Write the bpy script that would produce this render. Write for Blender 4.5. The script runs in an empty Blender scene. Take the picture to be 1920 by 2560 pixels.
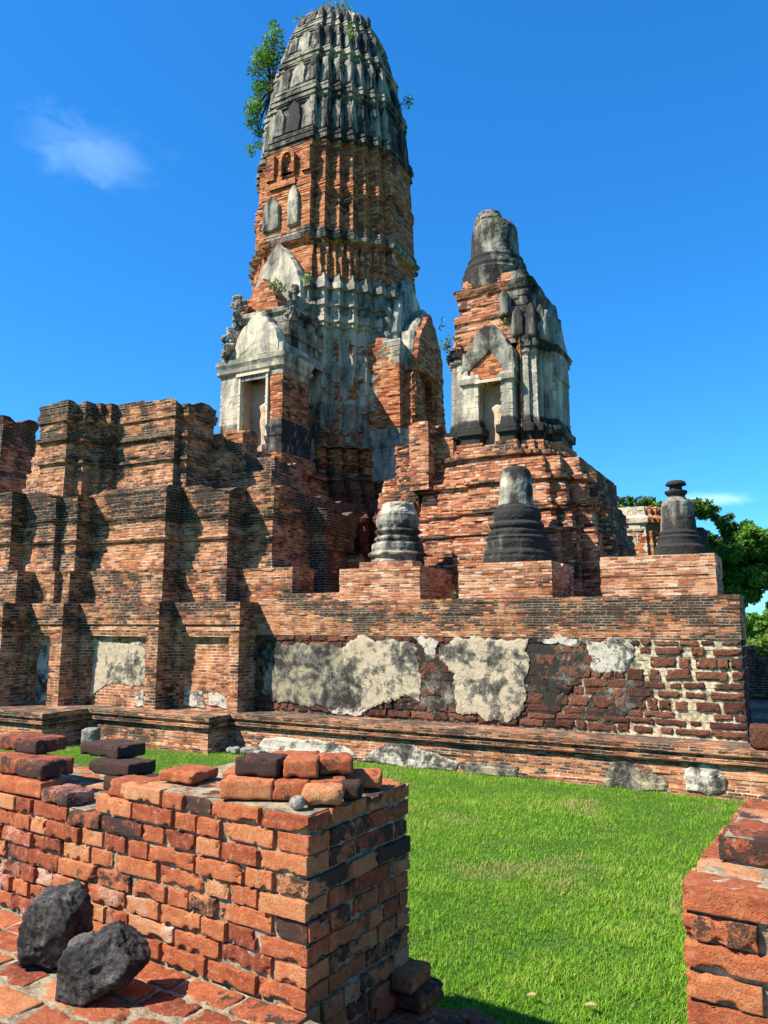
import bpy, math, random
import numpy as np
from mathutils import Vector, Matrix
from mathutils.geometry import tessellate_polygon

R = math.radians
SC = bpy.context.scene
COL = SC.collection
H = 2.1                      # eye height over the lawn
rng = np.random.default_rng(7)
random.seed(7)

# ------------------------------------------------------------------ camera, sky, sun, exposure
cam_d = bpy.data.cameras.new('camera')
cam = bpy.data.objects.new('camera', cam_d)
COL.objects.link(cam)
cam.location = (0, 0, H)
cam.rotation_euler = (R(90 + 8.24), 0, 0)
cam_d.sensor_fit = 'VERTICAL'
cam_d.sensor_height = 36.0
cam_d.lens = 36.0 * 1898 / 2560
cam_d.clip_start = 0.05
cam_d.clip_end = 3000
SC.camera = cam

SUN_EL, SUN_AZ = R(47), R(70)                 # azimuth: to the left of straight behind the camera
sun_vec = Vector((-math.sin(SUN_AZ) * math.cos(SUN_EL), -math.cos(SUN_AZ) * math.cos(SUN_EL), math.sin(SUN_EL)))
sd = bpy.data.lights.new('sun', 'SUN')
sd.energy = 5.0
sd.angle = R(0.5)
sd.color = (1.0, 0.93, 0.82)
sun = bpy.data.objects.new('sun', sd)
COL.objects.link(sun)
sun.rotation_euler = (-sun_vec).to_track_quat('-Z', 'Y').to_euler()

W = bpy.data.worlds.new('World')
SC.world = W
W.use_nodes = True
SC.view_settings.view_transform = 'Standard'
SC.view_settings.look = 'None'
SC.view_settings.exposure = 1.15
SC.view_settings.gamma = 1


class NT:
    """short hand for node trees"""
    def __init__(self, tree):
        self.t = tree

    def n(self, typ, props=None, **inp):
        nd = self.t.nodes.new(typ)
        for k, v in (props or {}).items():
            setattr(nd, k, v)
        for k, v in inp.items():
            key = int(k[1:]) if k[0] == 'i' and k[1:].isdigit() else k.replace('_', ' ')
            s = nd.inputs[key]
            if isinstance(v, bpy.types.NodeSocket):
                self.t.links.new(v, s)
            else:
                s.default_value = v
        return nd

    def math(self, op, a, b=0.0, c=None, clamp=False):
        kw = dict(i0=a, i1=b)
        if c is not None:
            kw['i2'] = c
        nd = self.n('ShaderNodeMath', dict(operation=op, use_clamp=clamp), **kw)
        return nd.outputs[0]

    def smooth(self, x, lo, hi):
        nd = self.n('ShaderNodeMapRange', dict(interpolation_type='SMOOTHSTEP'), i0=x, i1=lo, i2=hi)
        return nd.outputs[0]

    def mix(self, f, a, b, mode='MIX'):
        nd = self.t.nodes.new('ShaderNodeMix')
        nd.data_type = 'RGBA'
        nd.blend_type = mode
        for i, v in ((0, f), (6, a), (7, b)):
            s = nd.inputs[i]
            if isinstance(v, bpy.types.NodeSocket):
                self.t.links.new(v, s)
            else:
                s.default_value = v if i == 0 else (*v, 1) if len(v) == 3 else v
        return nd.outputs[2]

    def ramp(self, f, stops, interp='LINEAR'):
        nd = self.t.nodes.new('ShaderNodeValToRGB')
        cr = nd.color_ramp
        cr.interpolation = interp
        while len(cr.elements) < len(stops):
            cr.elements.new(0.5)
        for e, (p, c) in zip(cr.elements, stops):
            e.position = p
            e.color = (*c, 1)
        self.t.links.new(f, nd.inputs[0])
        return nd.outputs[0]

    def noise(self, vec, scale, detail=6, rough=0.6, dist=0.0):
        nd = self.n('ShaderNodeTexNoise', Vector=vec, Scale=scale, Detail=detail, Roughness=rough, Distortion=dist)
        return nd.outputs[0]

    def vmul(self, v, s):
        return self.n('ShaderNodeVectorMath', dict(operation='MULTIPLY'), i0=v, i1=s).outputs[0]


# world: physical sky, made a little deeper, with two thin clouds at infinity
nt = NT(W.node_tree)
bg = W.node_tree.nodes['Background']
sky = nt.n('ShaderNodeTexSky', dict(sky_type='NISHITA', sun_disc=False, sun_elevation=SUN_EL,
                                    sun_rotation=math.atan2(sun_vec.x, sun_vec.y), air_density=1.0,
                                    dust_density=0.25, ozone_density=3.0, altitude=0))
gm = nt.n('ShaderNodeGamma', Color=sky.outputs[0], Gamma=0.72)
hs = nt.n('ShaderNodeHueSaturation', Saturation=1.5, Value=1.0, Color=gm.outputs[0])
sky_c = nt.mix(1.0, hs.outputs[0], (0.47, 1.17, 1.62), 'MULTIPLY')
tc = nt.n('ShaderNodeTexCoord')
dirv = tc.outputs['Generated']


def cloud(center, axes_scale, strength, col, nsc):
    """soft patch round a fixed sky direction"""
    global sky_c
    c = Vector(center).normalized()
    right = Vector((c.y, -c.x, 0)).normalized()
    up = right.cross(c)
    dr = nt.n('ShaderNodeVectorMath', dict(operation='DOT_PRODUCT'), i0=dirv, i1=right).outputs['Value']
    du = nt.n('ShaderNodeVectorMath', dict(operation='DOT_PRODUCT'), i0=dirv, i1=up).outputs['Value']
    dc = nt.n('ShaderNodeVectorMath', dict(operation='DOT_PRODUCT'), i0=dirv, i1=c).outputs['Value']
    nz = nt.noise(nt.vmul(dirv, (nsc, nsc, nsc * 2.2)), 1.0, 5, 0.6, 0.6)
    off = nt.math('MULTIPLY', nt.math('SUBTRACT', nz, 0.5), 1.7)
    a = nt.math('POWER', nt.math('DIVIDE', dr, axes_scale[0]), 2.0)
    b = nt.math('POWER', nt.math('DIVIDE', du, axes_scale[1]), 2.0)
    r2 = nt.math('ADD', nt.math('SQRT', nt.math('ADD', a, b)), off)
    m = nt.math('SUBTRACT', 1.0, nt.smooth(r2, 0.0, 1.0))
    m = nt.math('MULTIPLY', m, nt.math('GREATER_THAN', dc, 0.5))
    m = nt.math('MULTIPLY', m, strength)
    sky_c = nt.mix(m, sky_c, col)


cloud((-0.331, 0.787, 0.526), (0.085, 0.046), 0.12, (6.0, 8.5, 9.5), 15)
cloud((0.405, 0.901, 0.146), (0.07, 0.012), 0.35, (6.0, 8.5, 9.5), 12)
W.node_tree.links.new(sky_c, bg.inputs['Color'])
bg.inputs['Strength'].default_value = 0.104


# ------------------------------------------------------------------ numpy noise
def _hash(i, j, k, s):
    h = (i * 374761393 + j * 668265263 + k * 2147483647 + s * 1274126177) & 0xFFFFFFFF
    h = ((h ^ (h >> 13)) * 1274126177) & 0xFFFFFFFF
    h = h ^ (h >> 16)
    return (h & 0xFFFF) / 65535.0


def vnoise(p, seed=0):
    p = np.asarray(p, float)
    f = np.floor(p).astype(np.int64)
    t = p - f
    t = t * t * (3 - 2 * t)
    r = 0
    for dx in (0, 1):
        wx = t[:, 0] if dx else 1 - t[:, 0]
        for dy in (0, 1):
            wy = t[:, 1] if dy else 1 - t[:, 1]
            for dz in (0, 1):
                wz = t[:, 2] if dz else 1 - t[:, 2]
                r = r + wx * wy * wz * _hash(f[:, 0] + dx, f[:, 1] + dy, f[:, 2] + dz, seed)
    return r


def fbm(p, seed=0, oct=4, gain=0.5):
    p = np.asarray(p, float)
    a, s, tot = 1.0, 0.0, 0.0
    for o in range(oct):
        s = s + a * vnoise(p * (2.03 ** o), seed + o * 17)
        tot += a
        a *= gain
    return s / tot - 0.5            # about -0.5 .. 0.5


# ------------------------------------------------------------------ mesh builder
class MB:
    def __init__(self, base=(0, 0, 0)):
        self.base = np.array(base, float)
        self.V, self.Q, self.T, self.A, self.nv = [], [], [], [], 0

    def add(self, verts, quads=None, tris=None, attr=(0, 0, 0)):
        verts = np.asarray(verts, float).reshape(-1, 3)
        n = len(verts)
        if callable(attr):
            a = np.asarray(attr(verts), float)
        else:
            a = np.asarray(attr, float)
            if a.ndim == 1:
                a = np.tile(a, (n, 1))
        if quads is not None and len(quads):
            self.Q.append(np.asarray(quads, np.int64) + self.nv)
        if tris is not None and len(tris):
            self.T.append(np.asarray(tris, np.int64) + self.nv)
        self.V.append(verts)
        self.A.append(a)
        self.nv += n
        return self

    def build(self, name, mat, parent=None, smooth=False, cyl=None, attr_name='zone'):
        V = np.concatenate(self.V) - self.base
        A = np.concatenate(self.A)
        Q = np.concatenate(self.Q) if self.Q else np.zeros((0, 4), np.int64)
        T = np.concatenate(self.T) if self.T else np.zeros((0, 3), np.int64)
        me = bpy.data.meshes.new(name)
        me.vertices.add(len(V))
        me.vertices.foreach_set('co', V.astype(np.float32).ravel())
        nl = Q.size + T.size
        me.loops.add(nl)
        li = np.concatenate([Q.ravel(), T.ravel()])
        me.loops.foreach_set('vertex_index', li.astype(np.int32))
        me.polygons.add(len(Q) + len(T))
        st = np.concatenate([np.arange(len(Q)) * 4, Q.size + np.arange(len(T)) * 3])
        me.polygons.foreach_set('loop_start', st.astype(np.int32))
        me.polygons.foreach_set('use_smooth', np.full(len(Q) + len(T), smooth, dtype=bool))
        # box-projected uv in metres, per face from its dominant normal
        P = V + self.base
        fn = []
        for F in (Q, T):
            if len(F):
                a = P[F[:, 2]] - P[F[:, 0]]
                b = (P[F[:, 3]] - P[F[:, 1]]) if F.shape[1] == 4 else (P[F[:, 1]] - P[F[:, 0]])
                nn = np.abs(np.cross(a, b))
                k = np.where(nn[:, 2] > 1.3 * np.maximum(nn[:, 0], nn[:, 1]), 2, np.where(nn[:, 0] > nn[:, 1], 0, 1))
                fn.append(np.repeat(k, F.shape[1]))
        k = np.concatenate(fn)
        pl = P[li]
        uv = np.empty((nl, 2))
        if cyl is not None:
            an = np.arctan2(pl[:, 1] - cyl[1], pl[:, 0] - cyl[0])
            uv[:, 0] = an * cyl[2]
            uv[:, 1] = pl[:, 2]
        else:
            uv[:, 0] = np.where(k == 0, pl[:, 1] + 37.3, pl[:, 0])
            uv[:, 1] = np.where(k == 2, pl[:, 1], pl[:, 2])
        ul = me.uv_layers.new(name='UV')
        ul.data.foreach_set('uv', uv.astype(np.float32).ravel())
        ca = me.color_attributes.new(attr_name, 'FLOAT_COLOR', 'POINT')
        ca.data.foreach_set('color', np.concatenate([A, np.ones((len(A), 1))], 1).astype(np.float32).ravel())
        me.update(calc_edges=True)
        me.validate()
        me.materials.append(mat)
        ob = bpy.data.objects.new(name, me)
        COL.objects.link(ob)
        if parent is not None:
            ob.parent = parent
        return ob


def thing(name, label, cat, base, alpha, group=None):
    """Empty at the base of a thing; base is (u, v, z) in the frame turned by alpha"""
    o = bpy.data.objects.new(name, None)
    o.empty_display_size = 0.2
    COL.objects.link(o)
    c, s = math.cos(alpha), math.sin(alpha)
    o.location = (base[0] * c + base[1] * s, -base[0] * s + base[1] * c, base[2])
    o.rotation_euler = (0, 0, -alpha)
    o['label'] = label
    o['category'] = cat
    if group:
        o['group'] = group
    return o


def place(ob, base, alpha, label=None, cat=None, group=None, kind=None):
    c, s = math.cos(alpha), math.sin(alpha)
    ob.location = (base[0] * c + base[1] * s, -base[0] * s + base[1] * c, base[2])
    ob.rotation_euler = (0, 0, -alpha)
    for k, v in (('label', label), ('category', cat), ('group', group), ('kind', kind)):
        if v:
            ob[k] = v
    return ob


AT = R(28)          # temple frame
AF = R(33)          # frame of the near walls


def to_world(u, v, z, alpha):
    c, s = math.cos(alpha), math.sin(alpha)
    return Vector((u * c + v * s, -u * s + v * c, z))


# ------------------------------------------------------------------ masonry lofts
def rect(u0, v0, u1, v1):
    return [(u0, v0), (u1, v0), (u1, v1), (u0, v1)]


def loft(mb, poly, levels, seg=0.12, attr=(0, 0, 0), rough=0.008, jit=0.007, course=0.056, ragged=0.0, cap=True,
         center=None, erode=0.02, seed=0, rag_f=3.0):
    """poly: CCW plan polygon. levels: (z, offset[, scale]) from bottom to top. The face is laid in courses that
    stand a little in or out of each other, bricks within a course too; corners are worn; the top may be ragged."""
    poly = np.asarray(poly, float)
    n = len(poly)
    d = np.roll(poly, -1, 0) - poly
    L = np.hypot(d[:, 0], d[:, 1])
    nr = np.stack([d[:, 1], -d[:, 0]], 1) / L[:, None]           # outward normal for CCW
    npv = np.roll(nr, 1, 0)
    mit = (nr + npv)
    den = 1 + (nr * npv).sum(1)
    mit = mit / np.maximum(den, 0.3)[:, None]
    pts, off, nor, corner = [], [], [], []
    for i in range(n):
        m = max(1, int(round(L[i] / seg)))
        j = (i + 1) % n
        for k in range(m):
            t = k / m
            pts.append(poly[i] * (1 - t) + poly[j] * t)
            off.append(mit[i] * (1 - t) + mit[j] * t)
            nor.append(nr[i] if k else (nr[i] + npv[i]) / max(1e-6, np.linalg.norm(nr[i] + npv[i])))
            corner.append(1.0 if k == 0 else 0.0)
    pts, off, nor, corner = map(np.array, (pts, off, nor, corner))
    if center is None:
        center = poly.mean(0)
    center = np.asarray(center, float)
    lv = [(l[0], l[1], l[2] if len(l) > 2 else 1.0) for l in levels]
    rings = []                                                     # z, off, scale, course id
    cid = 0
    for a, b in zip(lv[:-1], lv[1:]):
        dz = b[0] - a[0]
        if abs(dz) < 1e-6:
            continue
        m = max(1, int(round(dz / course)))
        for k in range(m):
            t0, t1 = k / m, (k + 1) / m
            rings.append((a[0] + dz * t0, a[1] + (b[1] - a[1]) * t0, a[2] + (b[2] - a[2]) * t0, cid))
            rings.append((a[0] + dz * t1, a[1] + (b[1] - a[1]) * t1, a[2] + (b[2] - a[2]) * t1, cid))
            cid += 1
    r2 = np.random.default_rng(seed + 11)
    jit = jit * .55
    rough = rough * .8
    erode = erode * .9
    cj = (r2.random(cid) - 0.5) * 2 * jit
    allv = []
    np_ = len(pts)
    zt = lv[-1][0]
    for (z, o, s, c) in rings:
        p = center + (pts - center) * s + off * o
        p3 = np.column_stack([p, np.full(np_, z)])
        bj = vnoise(np.column_stack([p[:, 0] / 0.17, p[:, 1] / 0.17, np.full(np_, c * 7.31)]), seed + 5) - 0.5
        big = fbm(p3 * 1.7, seed + 3, 3)
        dd = cj[c] + bj * 2.2 * jit + big * 2.4 * rough
        hole = vnoise(np.column_stack([p[:, 0] / 0.2, p[:, 1] / 0.2, np.full(np_, c * 3.77)]), seed + 40)
        dd = dd - np.clip((hole - .80) * 8, 0, 1) * min(.03, 4 * jit) - corner * erode * np.abs(vnoise(p3 * 6.0 + c * 3.3, seed + 9)) * 1.6
        p3[:, :2] += nor * dd[:, None]
        if ragged > 0:
            q = vnoise(np.column_stack([p[:, 0] * rag_f, p[:, 1] * rag_f, np.zeros(np_)]), seed + 21) ** 2
            zl = zt - np.floor(q * ragged / course + 0.3) * course
            p3[:, 2] = np.minimum(p3[:, 2], zl)
        allv.append(p3)
    Vv = np.concatenate(allv)
    nring = len(rings)
    i0 = np.arange(np_)
    i1 = (i0 + 1) % np_
    quads = np.concatenate([np.column_stack([r * np_ + i0, r * np_ + i1, (r + 1) * np_ + i1, (r + 1) * np_ + i0])
                            for r in range(nring - 1)])
    tris = None
    if cap:
        top = allv[-1]
        tri = tessellate_polygon([[Vector((p[0], p[1], 0)) for p in top]])
        tris = []
        for t in tri:
            a, b, c = [np.array(top[q][:2]) for q in t]
            cr = (b - a)[0] * (c - a)[1] - (b - a)[1] * (c - a)[0]
            tris.append(t if cr > 0 else (t[0], t[2], t[1]))
        tris = np.array(tris) + (nring - 1) * np_
    mb.add(Vv, quads, tris, attr)


def box(mb, u0, v0, u1, v1, z0, z1, **k):
    loft(mb, rect(u0, v0, u1, v1), [(z0, 0), (z1, 0)], **k)


def lathe(mb, c, prof, n=48, attr=(1, 0, .6), rough=0.01, seed=0, seg=0.03, sq=0.0):
    """prof: (r, z) from bottom to top; resampled, roughened"""
    pr = []
    for (r0, z0), (r1, z1) in zip(prof[:-1], prof[1:]):
        m = max(1, int(math.hypot(r1 - r0, z1 - z0) / seg))
        for k in range(m):
            pr.append((r0 + (r1 - r0) * k / m, z0 + (z1 - z0) * k / m))
    pr.append(prof[-1])
    an = np.arange(n) / n * 2 * math.pi
    vs = []
    for r, z in pr:
        p = np.column_stack([c[0] + r * np.cos(an), c[1] + r * np.sin(an), np.full(n, z)])
        d = fbm(p * 5.0, seed, 4) * 2 * rough + fbm(p * 22.0, seed + 4, 2) * rough * .7
        if r > 0.004:
            p[:, 0] += np.cos(an) * d
            p[:, 1] += np.sin(an) * d
        vs.append(p)
    i0 = np.arange(n)
    i1 = (i0 + 1) % n
    q = np.concatenate([np.column_stack([k * n + i0, k * n + i1, (k + 1) * n + i1, (k + 1) * n + i0])
                        for k in range(len(pr) - 1)])
    mb.add(np.concatenate(vs), q, None, attr)


def slab(mb, outline, thick, place_fn, seg=0.05, attr=(1, 0, .3), rough=0.006, seed=0, bulge=0.0, rag=0.0):
    """a thick plate with the outline (x, z), laid through place_fn(x, z, depth): front at depth 0, back at -thick"""
    o = np.asarray(outline, float)
    pts = []
    for a, b in zip(o, np.roll(o, -1, 0)):
        m = max(1, int(np.hypot(*(b - a)) / seg))
        for k in range(m):
            pts.append(a + (b - a) * k / m)
    pts = np.array(pts)
    c = pts.mean(0)
    w = fbm(np.column_stack([pts * 9, np.zeros(len(pts))]), seed, 3)
    pts = pts + (pts - c) / np.maximum(1e-6, np.linalg.norm(pts - c, axis=1))[:, None] * (w * seg * 1.4 + rag * (fbm(np.column_stack([pts * 4, np.ones(len(pts))]), seed + 31, 5) + .28 * fbm(np.column_stack([pts * 22, np.ones(len(pts))]), seed + 33, 3)))[:, None]
    n = len(pts)
    # rings from the rim to the centre so the front can be uneven
    fr = [1.0, 0.93, 0.75, 0.5, 0.25, 0.05]
    vs = [np.array([place_fn(p[0], p[1], -thick) for p in pts])]
    for f in fr:
        q = c + (pts - c) * f
        dz = fbm(np.column_stack([q * 5, np.full(n, 3.3)]), seed + 7, 3) * 2 * rough + bulge * (1 - f * f)
        if f == 1.0:
            dz = dz - 0.25 * thick
        vs.append(np.array([place_fn(p[0], p[1], e) for p, e in zip(q, dz)]))
    i0 = np.arange(n)
    i1 = (i0 + 1) % n
    quads = np.concatenate([np.column_stack([r * n + i0, r * n + i1, (r + 1) * n + i1, (r + 1) * n + i0])
                            for r in range(len(fr))])
    cen = np.array([place_fn(c[0], c[1], bulge)])
    tris = np.column_stack([len(fr) * n + i0, len(fr) * n + i1, np.full(n, (len(fr) + 1) * n)])
    mb.add(np.concatenate(vs + [cen]), quads, tris, attr)


def rbox(mb, c, size, yaw=0.0, tilt=(0, 0), rad=0.012, n=(10, 5, 4), seed=0, rough=0.004, chip=0.012, attr=(0.5, 0, 0)):
    """one worn brick or block: rounded box, displaced"""
    sx, sy, sz = np.array(size) / 2

    def edge_line(k, r):
        r = min(.45, r)
        inn = np.linspace(-1 + r, 1 - r, max(2, k - 1))
        return np.concatenate([[-1, -1 + r * .45], inn, [1 - r * .45, 1]])
    V, Q = [], []
    cnt = 0
    for ax, (na, nb) in ((0, (n[1], n[2])), (1, (n[0], n[2])), (2, (n[0], n[1]))):
        for sg in (-1, 1):
            oth = [i for i in range(3) if i != ax]
            a, b = [edge_line(k, rad / (sx, sy, sz)[o_]) for k, o_ in ((na, oth[0]), (nb, oth[1]))]
            na, nb = len(a) - 1, len(b) - 1
            A_, B_ = np.meshgrid(a, b, indexing='ij')
            P = np.empty((A_.size, 3))
            oth = [i for i in range(3) if i != ax]
            P[:, ax] = sg
            P[:, oth[0]] = A_.ravel()
            P[:, oth[1]] = B_.ravel()
            idx = np.arange(A_.size).reshape(na + 1, nb + 1) + cnt
            q = np.stack([idx[:-1, :-1], idx[1:, :-1], idx[1:, 1:], idx[:-1, 1:]], -1).reshape(-1, 4)
            flip = (sg > 0) != (ax != 1)
            if flip:
                q = q[:, ::-1]
            V.append(P)
            Q.append(q)
            cnt += A_.size
    P = np.concatenate(V) * np.array([sx, sy, sz])
    inner = np.array([max(1e-4, sx - rad), max(1e-4, sy - rad), max(1e-4, sz - rad)])
    cl = np.clip(P, -inner, inner)
    dv = P - cl
    ln = np.linalg.norm(dv, axis=1)
    # keep flat faces flat, round the edges
    P2 = np.where(ln[:, None] > 1e-9, cl + dv / np.maximum(ln, 1e-9)[:, None] * np.minimum(ln, rad)[:, None], P)
    nrm = P2 / np.array([sx, sy, sz]) ** 2
    nrm /= np.linalg.norm(nrm, axis=1)[:, None]
    s = np.array([seed * 3.17, seed * 1.73, seed * 0.91])
    edge = (np.abs(P2) / np.array([sx, sy, sz]) > 0.8).sum(1) >= 2
    d = fbm(P2 * 28 + s, 1, 4) * 2 * rough
    ch = np.maximum(0, fbm(P2 * 24 + s + 50, 2, 4) - 0.05) * chip * 7
    d = d - ch * np.where(edge, 1.0, 0.12)
    P2 = P2 + nrm * d[:, None]
    cy, sy_ = math.cos(yaw), math.sin(yaw)
    tx, ty = tilt
    M = np.array([[cy, -sy_, 0], [sy_, cy, 0], [0, 0, 1]]) @ np.array([[math.cos(ty), 0, math.sin(ty)], [0, 1, 0], [-math.sin(ty), 0, math.cos(ty)]]) @ np.array([[1, 0, 0], [0, math.cos(tx), -math.sin(tx)], [0, math.sin(tx), math.cos(tx)]])
    mb.add(P2 @ M.T + np.array(c), np.concatenate(Q), None, attr)


# ------------------------------------------------------------------ materials
def new_mat(name):
    m = bpy.data.materials.new(name)
    m.use_nodes = True
    t = NT(m.node_tree)
    b = m.node_tree.nodes['Principled BSDF']
    b.inputs['Roughness'].default_value = 0.92
    b.inputs['Specular IOR Level'].default_value = 0.2
    return m, t, b


BRICKS = [(0.0, (.07, .024, .016)), (.14, (.17, .05, .024)), (.36, (.32, .095, .036)), (.60, (.46, .158, .055)),
          (.80, (.54, .225, .085)), (.92, (.57, .32, .18)), (1.0, (.60, .45, .32))]


def masonry(name, course=0.056, length=0.215, mortar=0.0085, mortar_col=(.47, .37, .255), stain_bias=0.0, ramp=BRICKS,
            bump=0.9, wob=0.014, stucco_col=(.54, .46, .33)):
    m, t, b = new_mat(name)
    uv = t.n('ShaderNodeUVMap', dict(uv_map='UV')).outputs[0]
    ob = t.n('ShaderNodeTexCoord').outputs['Object']
    at = t.n('ShaderNodeAttribute', dict(attribute_name='zone'))
    sep = t.n('ShaderNodeSeparateColor', Color=at.outputs['Color'])
    ar, ag, ab = sep.outputs[0], sep.outputs[1], sep.outputs[2]
    wn = t.n('ShaderNodeTexNoise', Vector=t.vmul(uv, (2.2, 2.2, 2.2)), Scale=1.0, Detail=3).outputs['Color']
    wv = t.n('ShaderNodeVectorMath', dict(operation='SUBTRACT'), i0=wn, i1=(.5, .5, .5)).outputs[0]
    uvw = t.n('ShaderNodeVectorMath', dict(operation='MULTIPLY_ADD'), i0=wv, i1=(wob * 3, wob, 0), i2=uv).outputs[0]
    wn2 = t.n('ShaderNodeTexNoise', Vector=t.vmul(uv, (11, 19, 11)), Scale=1.0, Detail=3).outputs['Color']
    wv2 = t.n('ShaderNodeVectorMath', dict(operation='SUBTRACT'), i0=wn2, i1=(.5, .5, .5)).outputs[0]
    uvw = t.n('ShaderNodeVectorMath', dict(operation='MULTIPLY_ADD'), i0=wv2, i1=(.030, .016, 0), i2=uvw).outputs[0]
    br = t.n('ShaderNodeTexBrick', dict(offset=0.43, squash=0.62, squash_frequency=3), Vector=uvw, Color1=(0, 0, 0, 1), Color2=(1, 1, 1, 1),
             Mortar=(.5, .5, .5, 1), Scale=1.0, Mortar_Size=mortar, Mortar_Smooth=0.25, Bias=0.0,
             Brick_Width=length, Row_Height=course)
    rnd = br.outputs['Color']
    rv = t.n('ShaderNodeSeparateColor', Color=rnd).outputs[0]
    mf = br.outputs['Fac']
    r2 = t.math('FRACT', t.math('MULTIPLY', rv, 41.7))
    fine = t.noise(ob, 38, 5, .65)
    mid = t.noise(ob, 7, 5, .6)
    # the brick field also varies from area to area
    rr = t.math('ADD', t.math('MULTIPLY', rv, .72), t.math('MULTIPLY_ADD', mid, .7, -.21))
    rr = t.math('ADD', rr, t.math('MULTIPLY_ADD', fine, .3, -.15))
    bc = t.ramp(rr, ramp)
    mc = t.mix(t.smooth(t.noise(ob, 3.2, 6, .65), .38, .62), tuple(c * .28 for c in mortar_col), tuple(min(1, c * 1.2) for c in mortar_col))  # dark end paints shadowed gaps into the mortar colour
    base = t.mix(mf, bc, mc)
    # black lichen: clings to single bricks and spreads in flat bands
    n2 = t.noise(t.vmul(ob, (1.1, 1.1, 2.6)), 1.0, 8, .68, .5)
    s = t.math('ADD', t.math('MULTIPLY_ADD', n2, 2.3, -1.15), t.math('MULTIPLY_ADD', r2, .50, -.25))
    s = t.math('ADD', s, t.math('MULTIPLY_ADD', fine, 1.0, -.5))
    n6 = t.noise(t.vmul(ob, (2.4, 2.4, .4)), 1.0, 6, .6, .3)
    s = t.math('ADD', s, t.math('MULTIPLY_ADD', n6, 1.3, -.65))
    s = t.math('ADD', s, t.math('ADD', ag, stain_bias))
    sm = t.math('MULTIPLY', t.smooth(s, .36, .60), .95)
    sm = t.math('MULTIPLY', sm, t.math('MULTIPLY_ADD', mf, -.45, 1.0))
    base = t.mix(sm, base, t.mix(t.noise(ob, 15, 3), (.011, .009, .008), (.045, .034, .026)))
    # stucco remains
    n3 = t.noise(ob, 2.3, 9, .68, .35)
    sf = t.smooth(t.math('ADD', n3, t.math('MULTIPLY_ADD', ar, 1.3, -.65)), .485, .515)
    n4 = t.noise(t.vmul(ob, (3.2, 3.2, .8)), 1.0, 8, .66, .4)
    n5 = t.noise(ob, 4.5, 8, .7, .6)
    bb = t.math('ADD', ab, t.math('MULTIPLY_ADD', n4, 2.2, -1.1))
    bb = t.math('ADD', bb, t.math('MULTIPLY_ADD', n5, .8, -.4))
    sc = t.mix(t.smooth(bb, .05, .5), stucco_col, (.255, .23, .18))
    sc = t.mix(t.smooth(bb, .42, .92), sc, (.028, .026, .024))
    sc = t.mix(t.math('MULTIPLY', t.math('SUBTRACT', 1.0, t.smooth(fine, .3, .45)), .5), sc, (.05, .045, .04))
    base = t.mix(sf, base, sc)
    t.t.links.new(base, b.inputs['Base Color'])
    hb = t.math('MULTIPLY', t.math('SUBTRACT', 1.0, mf), .8)
    hb = t.math('ADD', hb, t.math('MULTIPLY', fine, .55))
    hs_ = t.math('ADD', t.math('MULTIPLY', fine, .3), t.math('MULTIPLY_ADD', n5, .8, .75))
    nd = t.n('ShaderNodeMix', dict(data_type='FLOAT'), i0=sf)
    t.t.links.new(hb, nd.inputs[2])
    t.t.links.new(hs_, nd.inputs[3])
    bp = t.n('ShaderNodeBump', Strength=bump, Distance=0.022, Height=nd.outputs[0])
    t.t.links.new(bp.outputs[0], b.inputs['Normal'])
    return m


PALER = [(0, (.08, .03, .018)), (.2, (.25, .07, .032)), (.45, (.45, .145, .058)), (.72, (.55, .24, .115)), (.88, (.58, .38, .25)), (1, (.62, .50, .38))]
M_BRICK = masonry('weathered_brick', stain_bias=.29, course=.053, length=.20)
M_TOWER = masonry('tower_brick_and_stucco', stain_bias=.17, course=0.06, length=0.24, wob=0.02, mortar=.006, mortar_col=(.26, .15, .095))
M_PARAPET = masonry('thin_course_brick', stain_bias=.27, course=.037, length=.165, mortar=.0065)
M_PALE = masonry('pale_brick', stain_bias=.13, course=.043, length=.19, mortar=.007, mortar_col=(.44, .35, .25), ramp=PALER)
M_BASE = masonry('stepped_base_brick', stain_bias=.24, course=.053, length=.21, mortar=.007, mortar_col=(.34, .23, .15), ramp=PALER)
M_STUPA = masonry('stupa_stucco', bump=1.0)


def mat_laterite():
    m, t, b = new_mat('laterite')
    ob = t.n('ShaderNodeTexCoord').outputs['Object']
    at = t.n('ShaderNodeAttribute', dict(attribute_name='zone'))
    sep = t.n('ShaderNodeSeparateColor', Color=at.outputs['Color'])
    n1 = t.noise(ob, 40, 6, .7)
    n2 = t.noise(t.vmul(ob, (2, 2, 3)), 1, 7, .65)
    c = t.ramp(t.math('ADD', t.math('MULTIPLY', n1, .7), t.math('MULTIPLY', sep.outputs[0], .4)),
               [(.25, (.018, .010, .008)), (.45, (.07, .026, .017)), (.65, (.145, .054, .03)), (.85, (.23, .095, .05))])
    s = t.math('ADD', t.math('MULTIPLY_ADD', n2, 1.8, -.9), sep.outputs[1])
    s = t.math('ADD', s, t.math('MULTIPLY_ADD', n1, .6, -.3))
    c = t.mix(t.smooth(s, .35, .6), c, (.016, .014, .013))
    t.t.links.new(c, b.inputs['Base Color'])
    vo = t.n('ShaderNodeTexVoronoi', Vector=ob, Scale=48.0, Randomness=1.0).outputs['Distance']
    h = t.math('ADD', t.math('MULTIPLY', t.smooth(vo, .05, .45), .7), n1)
    bp = t.n('ShaderNodeBump', Strength=1.0, Distance=0.02, Height=h)
    t.t.links.new(bp.outputs[0], b.inputs['Normal'])
    return m


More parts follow.
